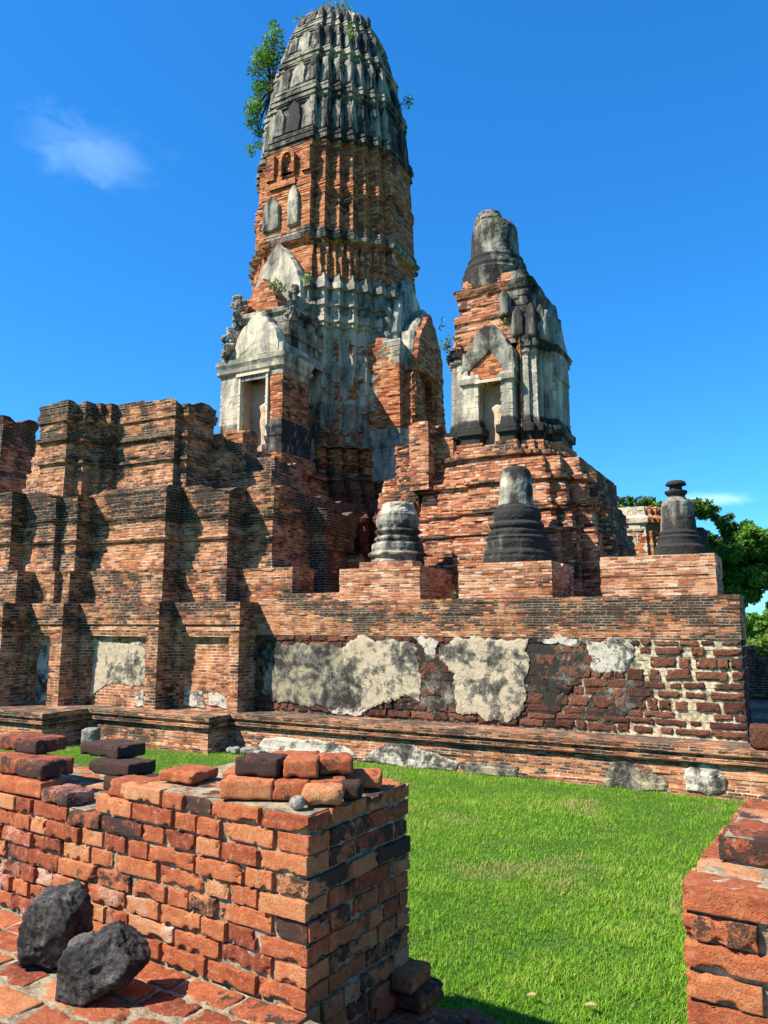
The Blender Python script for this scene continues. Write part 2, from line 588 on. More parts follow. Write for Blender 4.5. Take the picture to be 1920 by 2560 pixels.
def mat_plaster(name, base=(.56, .47, .32), dark=0.0, crack=5.0):
    m, t, b = new_mat(name)
    ob = t.n('ShaderNodeTexCoord').outputs['Object']
    n1 = t.noise(ob, 1.7, 9, .68, .5)
    n2 = t.noise(ob, 9, 7, .7)
    n3 = t.noise(ob, 50, 4, .6)
    c = t.mix(t.smooth(n2, .35, .7), base, tuple(x * .72 for x in base))
    c = t.mix(t.math('MULTIPLY', t.smooth(n3, .5, .75), .4), c, tuple(min(1, x * 1.25) for x in base))
    w = t.n('ShaderNodeVectorMath', dict(operation='MULTIPLY_ADD'), i0=t.n('ShaderNodeTexNoise', Vector=ob, Scale=6.0, Detail=4.0).outputs['Color'], i1=(.16, .16, .16), i2=ob).outputs[0]
    vo = t.n('ShaderNodeTexVoronoi', dict(feature='DISTANCE_TO_EDGE'), Vector=w, Scale=crack).outputs['Distance']
    ck = t.math('SUBTRACT', 1.0, t.smooth(vo, .0, .016))
    ck = t.math('MULTIPLY', ck, t.smooth(t.noise(ob, 2.4, 4), .47, .6))
    s = t.math('ADD', t.math('MULTIPLY_ADD', n1, 2.6, -1.3), t.math('MULTIPLY_ADD', n2, 1.3, -.65))
    s = t.math('ADD', s, t.math('MULTIPLY_ADD', n3, .5, -.25 + dark))
    c = t.mix(t.smooth(s, .12, .34), c, (.13, .115, .09))
    c = t.mix(t.smooth(s, .30, .62), c, (.028, .025, .02))
    c = t.mix(t.math('MULTIPLY', ck, .85), c, (.04, .035, .03))
    t.t.links.new(c, b.inputs['Base Color'])
    h = t.math('SUBTRACT', t.math('ADD', n2, t.math('MULTIPLY', n3, .4)), t.math('MULTIPLY', ck, .8))
    bp = t.n('ShaderNodeBump', Strength=.8, Distance=0.02, Height=h)
    t.t.links.new(bp.outputs[0], b.inputs['Normal'])
    return m


def mat_near_brick():
    m, t, b = new_mat('near_brick')
    ob = t.n('ShaderNodeTexCoord').outputs['Object']
    at = t.n('ShaderNodeAttribute', dict(attribute_name='zone'))
    sep = t.n('ShaderNodeSeparateColor', Color=at.outputs['Color'])
    hue, blk, wht = sep.outputs
    n1 = t.noise(ob, 14, 7, .65, .3)
    n2 = t.noise(ob, 120, 6, .75)
    n3 = t.noise(ob, 5, 7, .65, .4)
    hh = t.math('ADD', t.math('MULTIPLY', hue, .62), t.math('MULTIPLY_ADD', n1, .95, -.27))
    c = t.ramp(hh, [(.08, (.13, .032, .018)), (.28, (.27, .062, .026)), (.48, (.39, .112, .042)), (.66, (.46, .158, .06)), (.85, (.49, .23, .10)), (1, (.50, .31, .19))])
    c = t.mix(t.math('MULTIPLY', t.smooth(n2, .48, .66), .6), c, (.13, .04, .02))
    c = t.mix(t.math('MULTIPLY', t.smooth(t.noise(ob, 34, 5, .7), .52, .66), .45), c, (.50, .27, .15))
    s = t.math('ADD', t.math('MULTIPLY_ADD', n3, 1.6, -.8), t.math('MULTIPLY_ADD', n1, 1.4, -.7))
    s = t.math('ADD', t.math('ADD', s, blk), t.math('MULTIPLY_ADD', n2, .9, -.45))
    c = t.mix(t.math('MULTIPLY', t.smooth(s, .38, .62), .95), c, t.mix(n2, (.012, .009, .008), (.07, .045, .035)))
    w = t.math('ADD', t.math('MULTIPLY_ADD', n3, -1.4, .7), t.math('ADD', wht, t.math('MULTIPLY_ADD', n2, 1.4, -.7)))
    c = t.mix(t.math('MULTIPLY', t.smooth(w, .36, .62), .75), c, (.52, .43, .34))
    t.t.links.new(c, b.inputs['Base Color'])
    vo = t.n('ShaderNodeTexVoronoi', Vector=ob, Scale=95.0).outputs['Distance']
    h = t.math('ADD', t.math('MULTIPLY', n2, .8), t.math('MULTIPLY', t.smooth(vo, .0, .3), .35))
    h = t.math('ADD', h, t.math('MULTIPLY', n1, .45))
    bp = t.n('ShaderNodeBump', Strength=1.0, Distance=0.010, Height=h)
    t.t.links.new(bp.outputs[0], b.inputs['Normal'])
    return m


def mat_noise(name, stops, scale=20, bump=.8, dist=.012, rough=.95, scale2=60):
    m, t, b = new_mat(name)
    ob = t.n('ShaderNodeTexCoord').outputs['Object']
    n1 = t.noise(ob, scale, 8, .66, .3)
    n2 = t.noise(ob, scale2, 5, .7)
    c = t.ramp(t.math('ADD', t.math('MULTIPLY', n1, .65), t.math('MULTIPLY', n2, .35)), stops)
    t.t.links.new(c, b.inputs['Base Color'])
    b.inputs['Roughness'].default_value = rough
    bp = t.n('ShaderNodeBump', Strength=bump, Distance=dist, Height=t.math('ADD', n1, t.math('MULTIPLY', n2, .5)))
    t.t.links.new(bp.outputs[0], b.inputs['Normal'])
    return m


M_LAT = mat_laterite()
M_PLASTER = mat_plaster('cream_plaster', (.44, .355, .235), .16)
M_DARKPL = mat_plaster('dark_mossy_plaster', (.30, .25, .15), .36, 4)
M_MOULDPL = mat_plaster('mouldy_plaster', (.33, .26, .16), .62, 7)
M_WHITEPL = mat_plaster('whitish_plaster', (.47, .42, .33), .17, 6)
M_NEAR = mat_near_brick()
M_MORTAR = mat_noise('lime_mortar', [(.34, (.045, .036, .024)), (.46, (.20, .16, .10)), (.58, (.36, .29, .19)), (.72, (.46, .39, .27))], 11, 1.0, .014)
M_CREAMMORTAR = mat_noise('cream_mortar', [(.3, (.16, .13, .085)), (.45, (.46, .38, .24)), (.7, (.60, .51, .34))], 9, .8, .012)


def mat_wall_mortar():
    """cream at the repaired right end, black and mouldy towards the left"""
    m, t, b = new_mat('wall_mortar')
    ob = t.n('ShaderNodeTexCoord').outputs['Object']
    x = t.n('ShaderNodeSeparateXYZ', Vector=ob).outputs[0]
    n1 = t.noise(ob, 2.6, 8, .7, .4)
    n2 = t.noise(ob, 14, 6, .65)
    k = t.math('ADD', t.math('MULTIPLY_ADD', n1, 5.0, -2.5), x)
    k = t.math('ADD', k, t.math('MULTIPLY_ADD', n2, 2.4, -1.2))
    cream = t.mix(t.smooth(n2, .38, .6), (.26, .20, .12), (.54, .45, .29))
    cream = t.mix(t.math('MULTIPLY', t.smooth(t.noise(ob, 5, 8, .7), .52, .62), .8), cream, (.06, .05, .035))
    dark = t.mix(t.smooth(n2, .4, .62), (.022, .017, .013), (.16, .11, .07))
    c = t.mix(t.smooth(k, 2.4, 4.4), dark, cream)
    t.t.links.new(c, b.inputs['Base Color'])
    bp = t.n('ShaderNodeBump', Strength=.9, Distance=.014, Height=t.math('ADD', n2, n1))
    t.t.links.new(bp.outputs[0], b.inputs['Normal'])
    return m


M_WALLMORTAR = mat_wall_mortar()
M_ROCK = mat_noise('black_laterite_rock', [(.36, (.007, .006, .006)), (.46, (.026, .023, .021)), (.54, (.075, .068, .06)), (.66, (.20, .185, .16))], 7, 1.0, .03, .8, 55)
M_STONE = mat_noise('pale_stone', [(.34, (.05, .045, .035)), (.5, (.22, .20, .16)), (.66, (.38, .35, .29))], 25, .7, .006)
M_STATUE = mat_noise('cream_statue_stucco', [(.25, (.20, .12, .07)), (.5, (.42, .30, .19)), (.75, (.54, .42, .29))], 5, .6, .01)
M_NICHE = mat_noise('niche_plaster', [(.25, (.16, .09, .06)), (.45, (.36, .25, .17)), (.7, (.50, .39, .27))], 3.5, .6, .012)
M_STRAW = mat_noise('dry_leaf', [(.3, (.20, .12, .05)), (.7, (.40, .30, .15))], 30, .3, .002)
M_BARK = mat_noise('bark', [(.3, (.02, .015, .01)), (.7, (.09, .07, .05))], 12)


def mat_leaf(name, stops, rough=.6):
    m, t, b = new_mat(name)
    at = t.n('ShaderNodeAttribute', dict(attribute_name='zone'))
    sep = t.n('ShaderNodeSeparateColor', Color=at.outputs['Color'])
    c = t.ramp(sep.outputs[0], stops)
    t.t.links.new(c, b.inputs['Base Color'])
    b.inputs['Roughness'].default_value = rough
    tr = t.n('ShaderNodeBsdfTranslucent', Color=t.mix(1.0, c, (1.25, 1.3, .6), 'MULTIPLY'))
    mx = t.n('ShaderNodeMixShader', i0=.32, i1=b.outputs[0], i2=tr.outputs[0])
    t.t.links.new(mx.outputs[0], t.t.nodes['Material Output'].inputs[0])
    return m


M_GRASS = mat_leaf('grass_blades', [(0, (.035, .085, .008)), (.3, (.07, .19, .010)), (.6, (.135, .31, .014)), (.85, (.23, .38, .022)), (1, (.36, .30, .12))])
M_LEAF = mat_leaf('tree_leaves', [(0, (.025, .065, .008)), (.5, (.08, .19, .022)), (1, (.20, .34, .045))])
M_LEAF_PALE = mat_leaf('pale_tree_leaves', [(0, (.03, .06, .01)), (.5, (.10, .17, .025)), (1, (.21, .27, .05))])


def mat_ground():
    m, t, b = new_mat('lawn_soil')
    ob = t.n('ShaderNodeTexCoord').outputs['Object']
    n1 = t.noise(ob, .9, 7, .65)
    n2 = t.noise(ob, 30, 6, .7)
    c = t.mix(t.smooth(n1, .3, .7), (.05, .12, .010), (.09, .15, .016))
    c = t.mix(t.smooth(n2, .48, .7), c, (.08, .065, .03))
    t.t.links.new(c, b.inputs['Base Color'])
    bp = t.n('ShaderNodeBump', Strength=.8, Distance=.03, Height=n2)
    t.t.links.new(bp.outputs[0], b.inputs['Normal'])
    return m


# ------------------------------------------------------------------ ground
g = MB()
xs = np.concatenate([np.linspace(-900, -30, 8), np.linspace(-25, 30, 111), np.linspace(40, 900, 8)])
ys = np.concatenate([np.linspace(-300, -10, 6), np.linspace(-5, 50, 111), np.linspace(60, 1500, 9)])
X, Y = np.meshgrid(xs, ys, indexing='ij')
Z = fbm(np.column_stack([X.ravel() * .5, Y.ravel() * .5, np.zeros(X.size)]), 3, 3) * .06 - .012
idx = np.arange(X.size).reshape(X.shape)
g.add(np.column_stack([X.ravel(), Y.ravel(), Z]), np.stack([idx[:-1, :-1], idx[1:, :-1], idx[1:, 1:], idx[:-1, 1:]], -1).reshape(-1, 4))
go = g.build('ground', mat_ground(), smooth=True)
go['kind'] = 'structure'

# ================================================================== THE TERRACE
TB = (-6.0, 11.0, 0.0)
terrace = thing('brick_terrace', 'huge stepped red brick temple platform with plastered lower wall behind the lawn', 'temple platform', TB, AT)


def part(mb, name, mat, parent, **k):
    return mb.build(name, mat, parent, **k)


# --- plinth
pl = MB(TB)
plinth_poly = [(-20, 8.88), (-11.22, 8.88), (-11.22, 9.83), (-8.44, 9.83), (-8.44, 10.36), (3.2, 10.36), (3.2, 17), (-20, 17)]
plinth_lv = [(-.1, .0), (.06, .02), (.10, -.02), (.28, -.035), (.36, -.05), (.38, -.02), (.40, .02), (.44, .02), (.45, -.015), (.49, -.015), (.50, .03), (.575, .035)]


def a_plinth(P):
    z = P[:, 2]
    n = vnoise(P * np.array([.8, .8, 1]), 3)
    return np.column_stack([np.where((z < .3) & (P[:, 0] > -8.3), .24, .04), np.where(z > .34, .30, .02) + .25 * (n - .5), np.full(len(P), .1)])


loft(pl, plinth_poly, plinth_lv, seg=.14, attr=a_plinth, rough=.012, jit=.008, seed=1)
part(pl, 'plinth', M_PARAPET, terrace)

# plaster left on the plinth face
for k, (o, mt) in enumerate([
        ([(-7.95, .02), (-7.70, .22), (-7.3, .27), (-6.85, .28), (-6.3, .22), (-6.1, .16), (-5.95, .06), (-6.6, .01), (-7.4, .0)], M_WHITEPL),
        ([(-5.9, .03), (-5.75, .16), (-5.45, .30), (-5.1, .31), (-4.6, .2), (-4.3, .12), (-4.35, .02), (-5.0, .0)], M_WHITEPL),
        ([(-4.3, .13), (-4.0, .15), (-3.45, .14), (-3.42, .02), (-4.2, .0)], M_DARKPL),
        ([(-2.30, .0), (-2.24, .30), (-2.0, .34), (-1.75, .22), (-1.53, .17), (-1.5, .03), (-1.9, .0)], M_DARKPL),
        ([(-1.30, .04), (-1.28, .28), (-1.15, .36), (-.92, .36), (-.85, .2), (-.88, .07), (-1.05, .03)], M_WHITEPL)]):
    mb = MB(TB)
    slab(mb, o, .05, lambda x, z, d: (x, 10.352 - d - (.03 if z < .10 else 0) + .035 * (z > .24), z), seed=k, rough=.012, seg=.02, rag=.12)
    part(mb, 'plaster_patch', mt, terrace)

# --- laterite wall on the right with brick parapet
lw = MB(TB)
box(lw, -8.5, 11.015, -.60, 11.95, .5, 1.88, seg=.05, course=.05, rough=.03, jit=.006, seed=4)
part(lw, 'wall_mortar', M_WALLMORTAR, terrace)
lb = MB(TB)
rr = random.Random(3)
z = .60
row = 0
while z < 1.86:
    hgt = rr.choice([.10, .12, .135, .16])
    if z + hgt > 1.87:
        hgt = 1.87 - z
    if hgt > .04:
        u = -.60
        first = True
        while u > -8.35:
            ln = rr.choice([.14, .24, .3, .36, .42]) * rr.uniform(.9, 1.1)
            right_side = u > -1.75 + rr.gauss(0, .35)
            gap = rr.choice([.02, .04, .06, .11]) if right_side else rr.uniform(.006, .04)
            hh = hgt - (rr.uniform(.014, .055) if right_side else rr.uniform(.002, .022))
            if not (right_side and not first and rr.random() < .06):
                dark = .05 if right_side else (.22 if u > -2.8 else .36)
                rbox(lb, (u - ln / 2, 11.063 - rr.uniform(0, .014), z + hgt / 2 + rr.uniform(-.008, .008)), (ln, .13, hh), yaw=rr.uniform(-.03, .03),
                     tilt=(0, rr.gauss(0, .035)), rad=min(.014, hh * .3), n=(12, 2, 6), seed=rr.random() * 50, rough=.018, chip=.035,
                     attr=(rr.uniform(.3, 1), dark + rr.uniform(-.15, .12), 0))
            u -= ln + gap
            first = False
        # return side
        vv = 11.15
        while vv < 11.8:
            ln = rr.uniform(.2, .4)
            rbox(lb, (-.61, vv + ln / 2, z + hgt / 2), (.06, ln, hgt - .015), rad=.02, n=(2, 6, 3), seed=rr.random() * 50, rough=.008, attr=(.4, .35, 0))
            vv += ln + .02
    z += hgt
part(lb, 'laterite_blocks', M_LAT, terrace, smooth=True)


def wallslab(outl, name, mat, v, thick=.03, rough=.008, seed=0, seg=.02):
    mb = MB(TB)
    slab(mb, outl, thick, lambda x, z, d: (x, v - d, z), seed=seed, rough=rough, seg=seg, rag=.24)
    return part(mb, name, mat, terrace)


wallslab([(-6.66, 1.66), (-6.45, 1.80), (-6.24, 1.885), (-6.05, 1.84), (-5.8, 1.82), (-5.4, 1.79), (-5.27, 1.66), (-5.2, 1.4), (-5.16, 1.0), (-5.2, .86), (-5.41, .94), (-5.6, .87), (-5.83, .86), (-6.0, .74), (-6.36, .71), (-6.5, .85), (-6.5, 1.2)], 'plaster_patch', M_PLASTER, 10.972, seed=11)
wallslab([(-4.87, 1.70), (-4.65, 1.83), (-4.3, 1.86), (-3.99, 1.83), (-3.6, 1.85), (-3.45, 1.84), (-3.42, 1.6), (-3.44, 1.3), (-3.52, .95), (-3.6, .75), (-3.8, .64), (-4.2, .66), (-4.6, .74), (-4.64, 1.0), (-4.62, 1.3), (-4.8, 1.5)], 'plaster_patch', M_PLASTER, 10.968, seed=12)
wallslab([(-8.22, 1.55), (-8.0, 1.74), (-7.5, 1.75), (-6.9, 1.70), (-6.62, 1.66), (-6.48, 1.2), (-6.36, .72), (-6.87, .68), (-7.38, .72), (-8.0, .74), (-8.22, .9)], 'plaster_patch', M_DARKPL, 10.975, seed=13)
wallslab([(-5.30, 1.86), (-5.02, 1.87), (-4.85, 1.80), (-4.95, 1.55), (-5.1, 1.50), (-5.2, 1.68)], 'plaster_patch', M_WHITEPL, 10.985, seed=14)
wallslab([(-5.35, 1.75), (-5.0, 1.7), (-4.75, 1.55), (-4.6, 1.2), (-4.62, .8), (-4.9, .66), (-5.2, .75), (-5.35, 1.0)], 'plaster_patch', M_MOULDPL, 10.992, seed=21)
wallslab([(-3.5, 1.84), (-3.0, 1.8), (-2.6, 1.7), (-2.55, 1.4), (-2.9, 1.2), (-3.0, .9), (-3.3, .72), (-3.5, .8)], 'plaster_patch', M_MOULDPL, 10.994, seed=22)
wallslab([(-2.3, 1.3), (-1.9, 1.35), (-1.75, 1.1), (-2.0, .85), (-2.4, .7), (-2.8, .72), (-2.6, 1.05)], 'plaster_patch', M_MOULDPL, 10.996, seed=23)
wallslab([(-2.60, 1.82), (-2.3, 1.86), (-2.02, 1.83), (-2.0, 1.55), (-2.1, 1.42), (-2.34, 1.36), (-2.5, 1.46)], 'plaster_patch', M_WHITEPL, 10.985, seed=15)
wallslab([(-3.4, 1.86), (-2.9, 1.88), (-2.62, 1.84), (-2.7, 1.74), (-3.2, 1.78)], 'plaster_patch', M_WHITEPL, 10.985, seed=16)
wallslab([(-6.9, .69), (-6.4, .70), (-6.2, .76), (-6.1, .7), (-6.3, .60), (-6.8, .60)], 'plaster_patch', M_WHITEPL, 10.98, seed=17)

pa = MB(TB)
loft(pa, rect(-8.6, 11.0, -.58, 12.0), [(1.875, 0), (2.46, 0)], seg=.12, rough=.012, jit=.007, ragged=.05, seed=5,
     attr=lambda P: np.column_stack([np.full(len(P), .05), .02 + .30 * np.clip((P[:, 2] - 2.0) / .2, 0, 1) + .55 * (vnoise(P * np.array([1.1, 1.1, 2.4]), 8) - .5) + .22 * np.exp(-((P[:, 0] + 3) / 1.0) ** 2), np.zeros(len(P))]))
loft(pa, rect(-8.6, 11.16, -6.6, 11.9), [(2.46, 0), (2.60, 0)], seg=.12, ragged=.05, seed=6, attr=(0, .1, 0))
box(pa, -8.6, 11.9, -1.6, 16.5, .5, 2.44, seg=.3, attr=(0, .1, 0))
part(pa, 'brick_parapet', M_PARAPET, terrace)

# --- stepped buttress walls on the left, first tier (z .55 - 2.45)
S = [(-20, 9.18, -12.85), (-12.85, 9.77, -11.95), (-11.95, 10.15, -9.93), (-9.93, 10.52, -8.42)]


def tier_poly(steps, back, left=-20):
    p = []
    for (a, v, b_) in steps:
        p += [(a, v), (b_, v)]
    p += [(steps[-1][2], back), (left, back)]
    return p


w1 = MB(TB)
# recessed body with frames standing proud of it
REC = .10


def a_low(P):
    z = P[:, 2]
    n = vnoise(P * np.array([1.3, 1.3, 1.3]), 13)
    return np.column_stack([np.where(z < .85, .30, .10), np.where(z > 2.0, .22, -.04) + .35 * (n - .5), np.full(len(P), .05)])


loft(w1, tier_poly([(a, v + REC, b_) for (a, v, b_) in S], 16), [(.5, 0), (2.0, 0)], seg=.12, attr=a_low, rough=.014, jit=.006, seed=21)
loft(w1, tier_poly(S, 16.05), [(1.84, -.01), (1.90, .0), (1.95, .015), (2.02, .0), (2.06, .035), (2.12, .035), (2.13, .0), (2.20, .02), (2.45, .03)],
     seg=.12, attr=a_low, rough=.012, jit=.008, ragged=.04, seed=22)
for (a, b_, v) in [(-11.95, -11.68, 10.15), (-10.24, -9.93, 10.15), (-9.93, -9.72, 10.52), (-8.66, -8.42, 10.52), (-12.85, -12.72, 9.77), (-12.28, -11.95, 9.77), (-13.3, -12.85, 9.18)]:
    box(w1, a, v, b_, v + .5, .5, 1.86, seg=.1, attr=a_low, rough=.01, jit=.007, seed=int(abs(a) * 7))
part(w1, 'lower_buttress_wall', M_BRICK, terrace)
# plaster in the blind panels
mbp = MB(TB)
slab(mbp, [(-11.66, .7), (-11.62, 1.82), (-10.9, 1.74), (-10.3, 1.70), (-10.27, .98), (-10.6, .92), (-10.9, 1.02), (-11.3, .9)], .03, lambda x, z, d: (x, 10.235 - d, z), seed=31, rough=.01, seg=.02, rag=.2)
part(mbp, 'plaster_patch', M_PLASTER, terrace)
mbp = MB(TB)
slab(mbp, [(-12.7, .6), (-12.7, 1.5), (-12.58, 1.75), (-12.42, 1.7), (-12.32, 1.0), (-12.2, .62)], .03, lambda x, z, d: (x, 9.86 - d, z), seed=32, rough=.01, seg=.02, rag=.2)
part(mbp, 'plaster_patch', M_WHITEPL, terrace)
for k, (o, v_) in enumerate([([(-9.72, .62), (-9.72, .88), (-9.3, .9), (-9.2, .6)], 10.6), ([(-9.12, .66), (-9.12, .86), (-8.9, .88), (-8.68, .78), (-8.68, .6)], 10.6), ([(-10.5, .6), (-10.5, .84), (-10.3, .92), (-10.28, .6)], 10.235)]):
    mbp = MB(TB)
    slab(mbp, o, .05, lambda x, z, d, v_=v_: (x, v_ - d, z), seed=33 + k, rough=.012, seg=.02, rag=.1)
    part(mbp, 'plaster_patch', M_WHITEPL, terrace)

# --- second course of buttress (z 2.45 - 3.08)
T1 = [(-20, 9.6, -13.1), (-13.1, 9.98, -12.51), (-12.51, 10.10, -12.23), (-12.23, 10.47, -10.19), (-10.19, 10.94, -9.08), (-9.08, 11.28, -7.86)]


def a_mid(P):
    n = vnoise(P * np.array([1.2, 1.2, 1.6]), 17)
    return np.column_stack([np.full(len(P), .13), .10 + .45 * (n - .5), np.full(len(P), .1)])


w2 = MB(TB)
loft(w2, tier_poly(T1, 12.0), [(2.40, 0), (2.56, .02), (2.60, .0), (3.02, .0), (3.08, .02)], seg=.12, attr=a_mid, rough=.012, jit=.008, ragged=.05, seed=23)
part(w2, 'middle_buttress_wall', M_BRICK, terrace)

# --- third tier (z 3.08 - 4.68): flares at the foot, hollows, then a dark overhanging crown
T2 = [(-20, 9.75, -13.6), (-13.6, 10.05, -12.68), (-12.68, 10.18, -12.22), (-12.22, 10.56, -10.27), (-10.27, 10.99, -9.12), (-9.12, 11.48, -8.46)]


def a_t2(P):
    z = P[:, 2]
    n = vnoise(P * np.array([1.2, 1.2, 1.8]), 19)
    return np.column_stack([np.where(z < 3.35, .16, .02), np.where(z > 3.95, .38, np.where(z > 3.65, .03, -.02)) + .42 * (n - .5), np.full(len(P), .15)])


T2LV = [(3.05, .03), (3.25, -.02), (3.45, -.05), (3.63, -.06), (3.64, -.02), (3.68, .0), (3.72, -.03), (4.0, -.03), (4.08, .01), (4.12, .02), (4.14, -.005), (4.3, .02), (4.5, .05), (4.68, .07)]
w3 = MB(TB)
loft(w3, tier_poly(T2, 14.4), T2LV, seg=.12, attr=a_t2, rough=.016, jit=.009, ragged=.17, seed=24, rag_f=2.2)
part(w3, 'upper_buttress_wall', M_BRICK, terrace)
w4 = MB(TB)
lv = [(a - .0 if a < 3.2 else 3.05 + (a - 3.05) * .82, b_ * 1.3) for a, b_ in T2LV]
lv[0] = (2.45, .03)
loft(w4, rect(-9.5, 12.72, -8.07, 13.95), lv, seg=.12, attr=lambda P: a_t2(P) + np.array([.02, .40, 0]), rough=.02, jit=.01, ragged=.12, seed=25)  # flank's shade put into the colour as extra black stain
loft(w4, rect(-9.3, 13.6, -7.75, 14.6), [(2.4, 0), (3.5, -.05)], seg=.14, attr=(.1, .25, .3), rough=.03, jit=.012, ragged=.3, seed=26)
part(w4, 'stair_flank', M_BRICK, terrace)

# --- top left blocks (z 4.7 - 6.5)
G = [(-13.45, 10.2, -12.68), (-12.68, 10.44, -12.45), (-12.45, 10.68, -12.30), (-12.30, 10.80, -12.12), (-12.12, 10.97, -10.52), (-10.52, 11.12, -10.32)]


def a_top(P):
    z = P[:, 2]
    n = vnoise(P * np.array([1.0, 1.0, 2.2]), 29)
    band = np.exp(-((z - 5.78) / .07) ** 2) + np.exp(-((z - 5.33) / .08) ** 2) + .7 * np.clip((z - 6.15) / .25, 0, 1)
    return np.column_stack([np.where(z < 4.98, .22, .02), .02 + .42 * band + .38 * (n - .5), np.full(len(P), .1)])


GLV = [(4.5, .06), (4.98, .03), (5.0, .0), (5.26, .0), (5.28, .05), (5.34, .05), (5.36, .0), (5.72, .0), (5.74, .06), (5.80, .06), (5.82, .02), (6.1, .03), (6.14, .07), (6.3, .08), (6.32, .04), (6.56, .06)]
w5 = MB(TB)
loft(w5, tier_poly(G, 11.85, -13.45), GLV, seg=.1, attr=a_top, rough=.016, jit=.010, ragged=.24, seed=27, rag_f=2.6)
for k, (ul, zz) in enumerate([(-13.55, 6.2), (-13.66, 5.85), (-13.78, 5.5), (-13.9, 5.15), (-14.05, 4.85)]):
    box(w5, ul, 10.2 + .012 * (k + 1), -13.3, 11.6 - .02 * k, 4.5, zz, seg=.1, attr=a_top, seed=40 + k)
part(w5, 'top_block', M_BRICK, terrace)
w6 = MB(TB)
loft(w6, rect(-21, 12.0, -17.3, 12.9), [(4.4, .6), (5.2, .32), (6.0, .10), (7.0, .03), (7.2, .08), (7.32, .1)], seg=.14, attr=a_top, rough=.02, jit=.012, ragged=.2, seed=28)
box(w6, -20, 10.4, -13.7, 16, 4.2, 4.75, seg=.3, attr=a_top)
part(w6, 'far_left_block', M_BRICK, terrace)

# --- stair remains in front of the tower porch
w7 = MB(TB)
box(w7, -10.9, 11.75, -10.0, 13.2, 4.4, 5.58, seg=.1, attr=(.05, .02, .2), ragged=.16, seed=51, rough=.014, jit=.01)
box(w7, -10.9, 12.25, -10.42, 13.4, 4.5, 6.12, seg=.1, attr=(.03, .0, .2), ragged=.14, seed=52, rough=.014, jit=.01)
box(w7, -10.40, 12.35, -9.93, 12.9, 4.5, 6.16, seg=.1, attr=(.03, .05, .2), ragged=.14, seed=53, rough=.014, jit=.01)
box(w7, -10.40, 12.92, -9.86, 13.3, 4.5, 5.75, seg=.1, attr=(.03, .05, .2), ragged=.3, seed=54, rough=.014, jit=.01)
box(w7, -10.3, 12.1, -8.98, 13.4, 4.3, 5.12, seg=.1, attr=(.05, .12, .3), ragged=.14, seed=55, rough=.014, jit=.01)
box(w7, -9.9, 12.5, -9.2, 13.7, 5.0, 5.5, seg=.1, attr=(.2, .2, .4), ragged=.2, seed=56, rough=.02, jit=.012)
part(w7, 'stair_remains', M_BRICK, terrace)

# --- three pedestals on the terrace edge
for k, (a, b_, zt, bk) in enumerate([(-6.77, -5.22, 2.99, 12.6), (-4.59, -3.07, 3.00, 12.4), (-2.39, -.84, 3.02, 12.15)]):
    mb = MB(TB)
    loft(mb, rect(a, 11.06, b_, bk), [(2.40, 0), (zt, -.005)], seg=.11, rough=.012, jit=.009, ragged=.06, seed=60 + k,
         attr=lambda P: np.column_stack([np.full(len(P), .1), -.06 + .35 * (vnoise(P * 1.5, 31) - .5), np.zeros(len(P))]))
    if k == 0:
        box(mb, -6.45, 11.2, -5.42, 12.4, 2.9, 3.10, seg=.1, attr=(.05, -.05, .1), ragged=.08, seed=66)
    part(mb, 'pedestal', M_PALE, terrace)

# --- fill under the towers and the stepped base of the chedi
UC, VC = -4.81, 14.40
w8 = MB(TB)


def a_base(P):
    n = vnoise(P * np.array([1.2, 1.2, 2.0]), 37)
    z = P[:, 2]
    band = np.exp(-((z - 4.05) / .05) ** 2) + np.exp(-((z - 3.62) / .05) ** 2) + np.exp(-((z - 4.62) / .06) ** 2)
    return np.column_stack([np.full(len(P), .04), .02 + .25 * band + .36 * (n - .5), np.full(len(P), .3)])


base_poly = [(-6.45, 12.95), (-6.0, 12.95), (-6.0, 12.74), (-5.3, 12.74), (-5.3, 12.5), (-3.3, 12.5), (-3.3, 12.62), (-3.05, 12.62), (-3.05, 12.9), (-2.78, 12.9), (-2.78, 16.2), (-6.45, 16.2)]
loft(w8, base_poly, [(2.4, .02), (3.6, .0), (3.62, .03), (3.68, .03), (3.70, -.08), (4.0, -.11), (4.02, -.06), (4.08, -.06), (4.10, -.2), (4.55, -.24), (4.57, -.18), (4.65, -.18), (4.67, -.3), (5.0, -.34)],
     seg=.1, attr=a_base, rough=.02, jit=.013, ragged=.0, seed=71, erode=.05)
box(w8, -6.35, 12.95, -5.92, 14.2, 4.6, 6.0, seg=.1, attr=(.02, .05, .2), ragged=.3, seed=72, rough=.02, jit=.012)
box(w8, -5.95, 13.3, -5.55, 14.5, 4.6, 5.75, seg=.1, attr=(.02, .0, .2), ragged=.3, seed=73, rough=.02, jit=.012)
for k, (a, v0, b_, v1, zt) in enumerate([(-7.25, 14.1, -6.3, 16.0, 5.9), (-7.0, 13.7, -6.35, 15, 5.45), (-7.45, 13.9, -6.9, 15, 5.1), (-6.8, 13.35, -6.2, 14.5, 5.05), (-7.3, 13.4, -6.7, 14.5, 4.7), (-6.75, 13.1, -6.3, 14, 4.55), (-7.1, 13.0, -6.6, 14, 4.2), (-6.7, 12.9, -6.4, 14, 3.9), (-6.65, 13.2, -6.25, 14.2, 5.45)]):
    box(w8, a, v0, b_, v1, 2.4, zt, seg=.08, attr=(.12, .12, .4), ragged=.25, seed=174 + k, rough=.04, jit=.02, erode=.05)
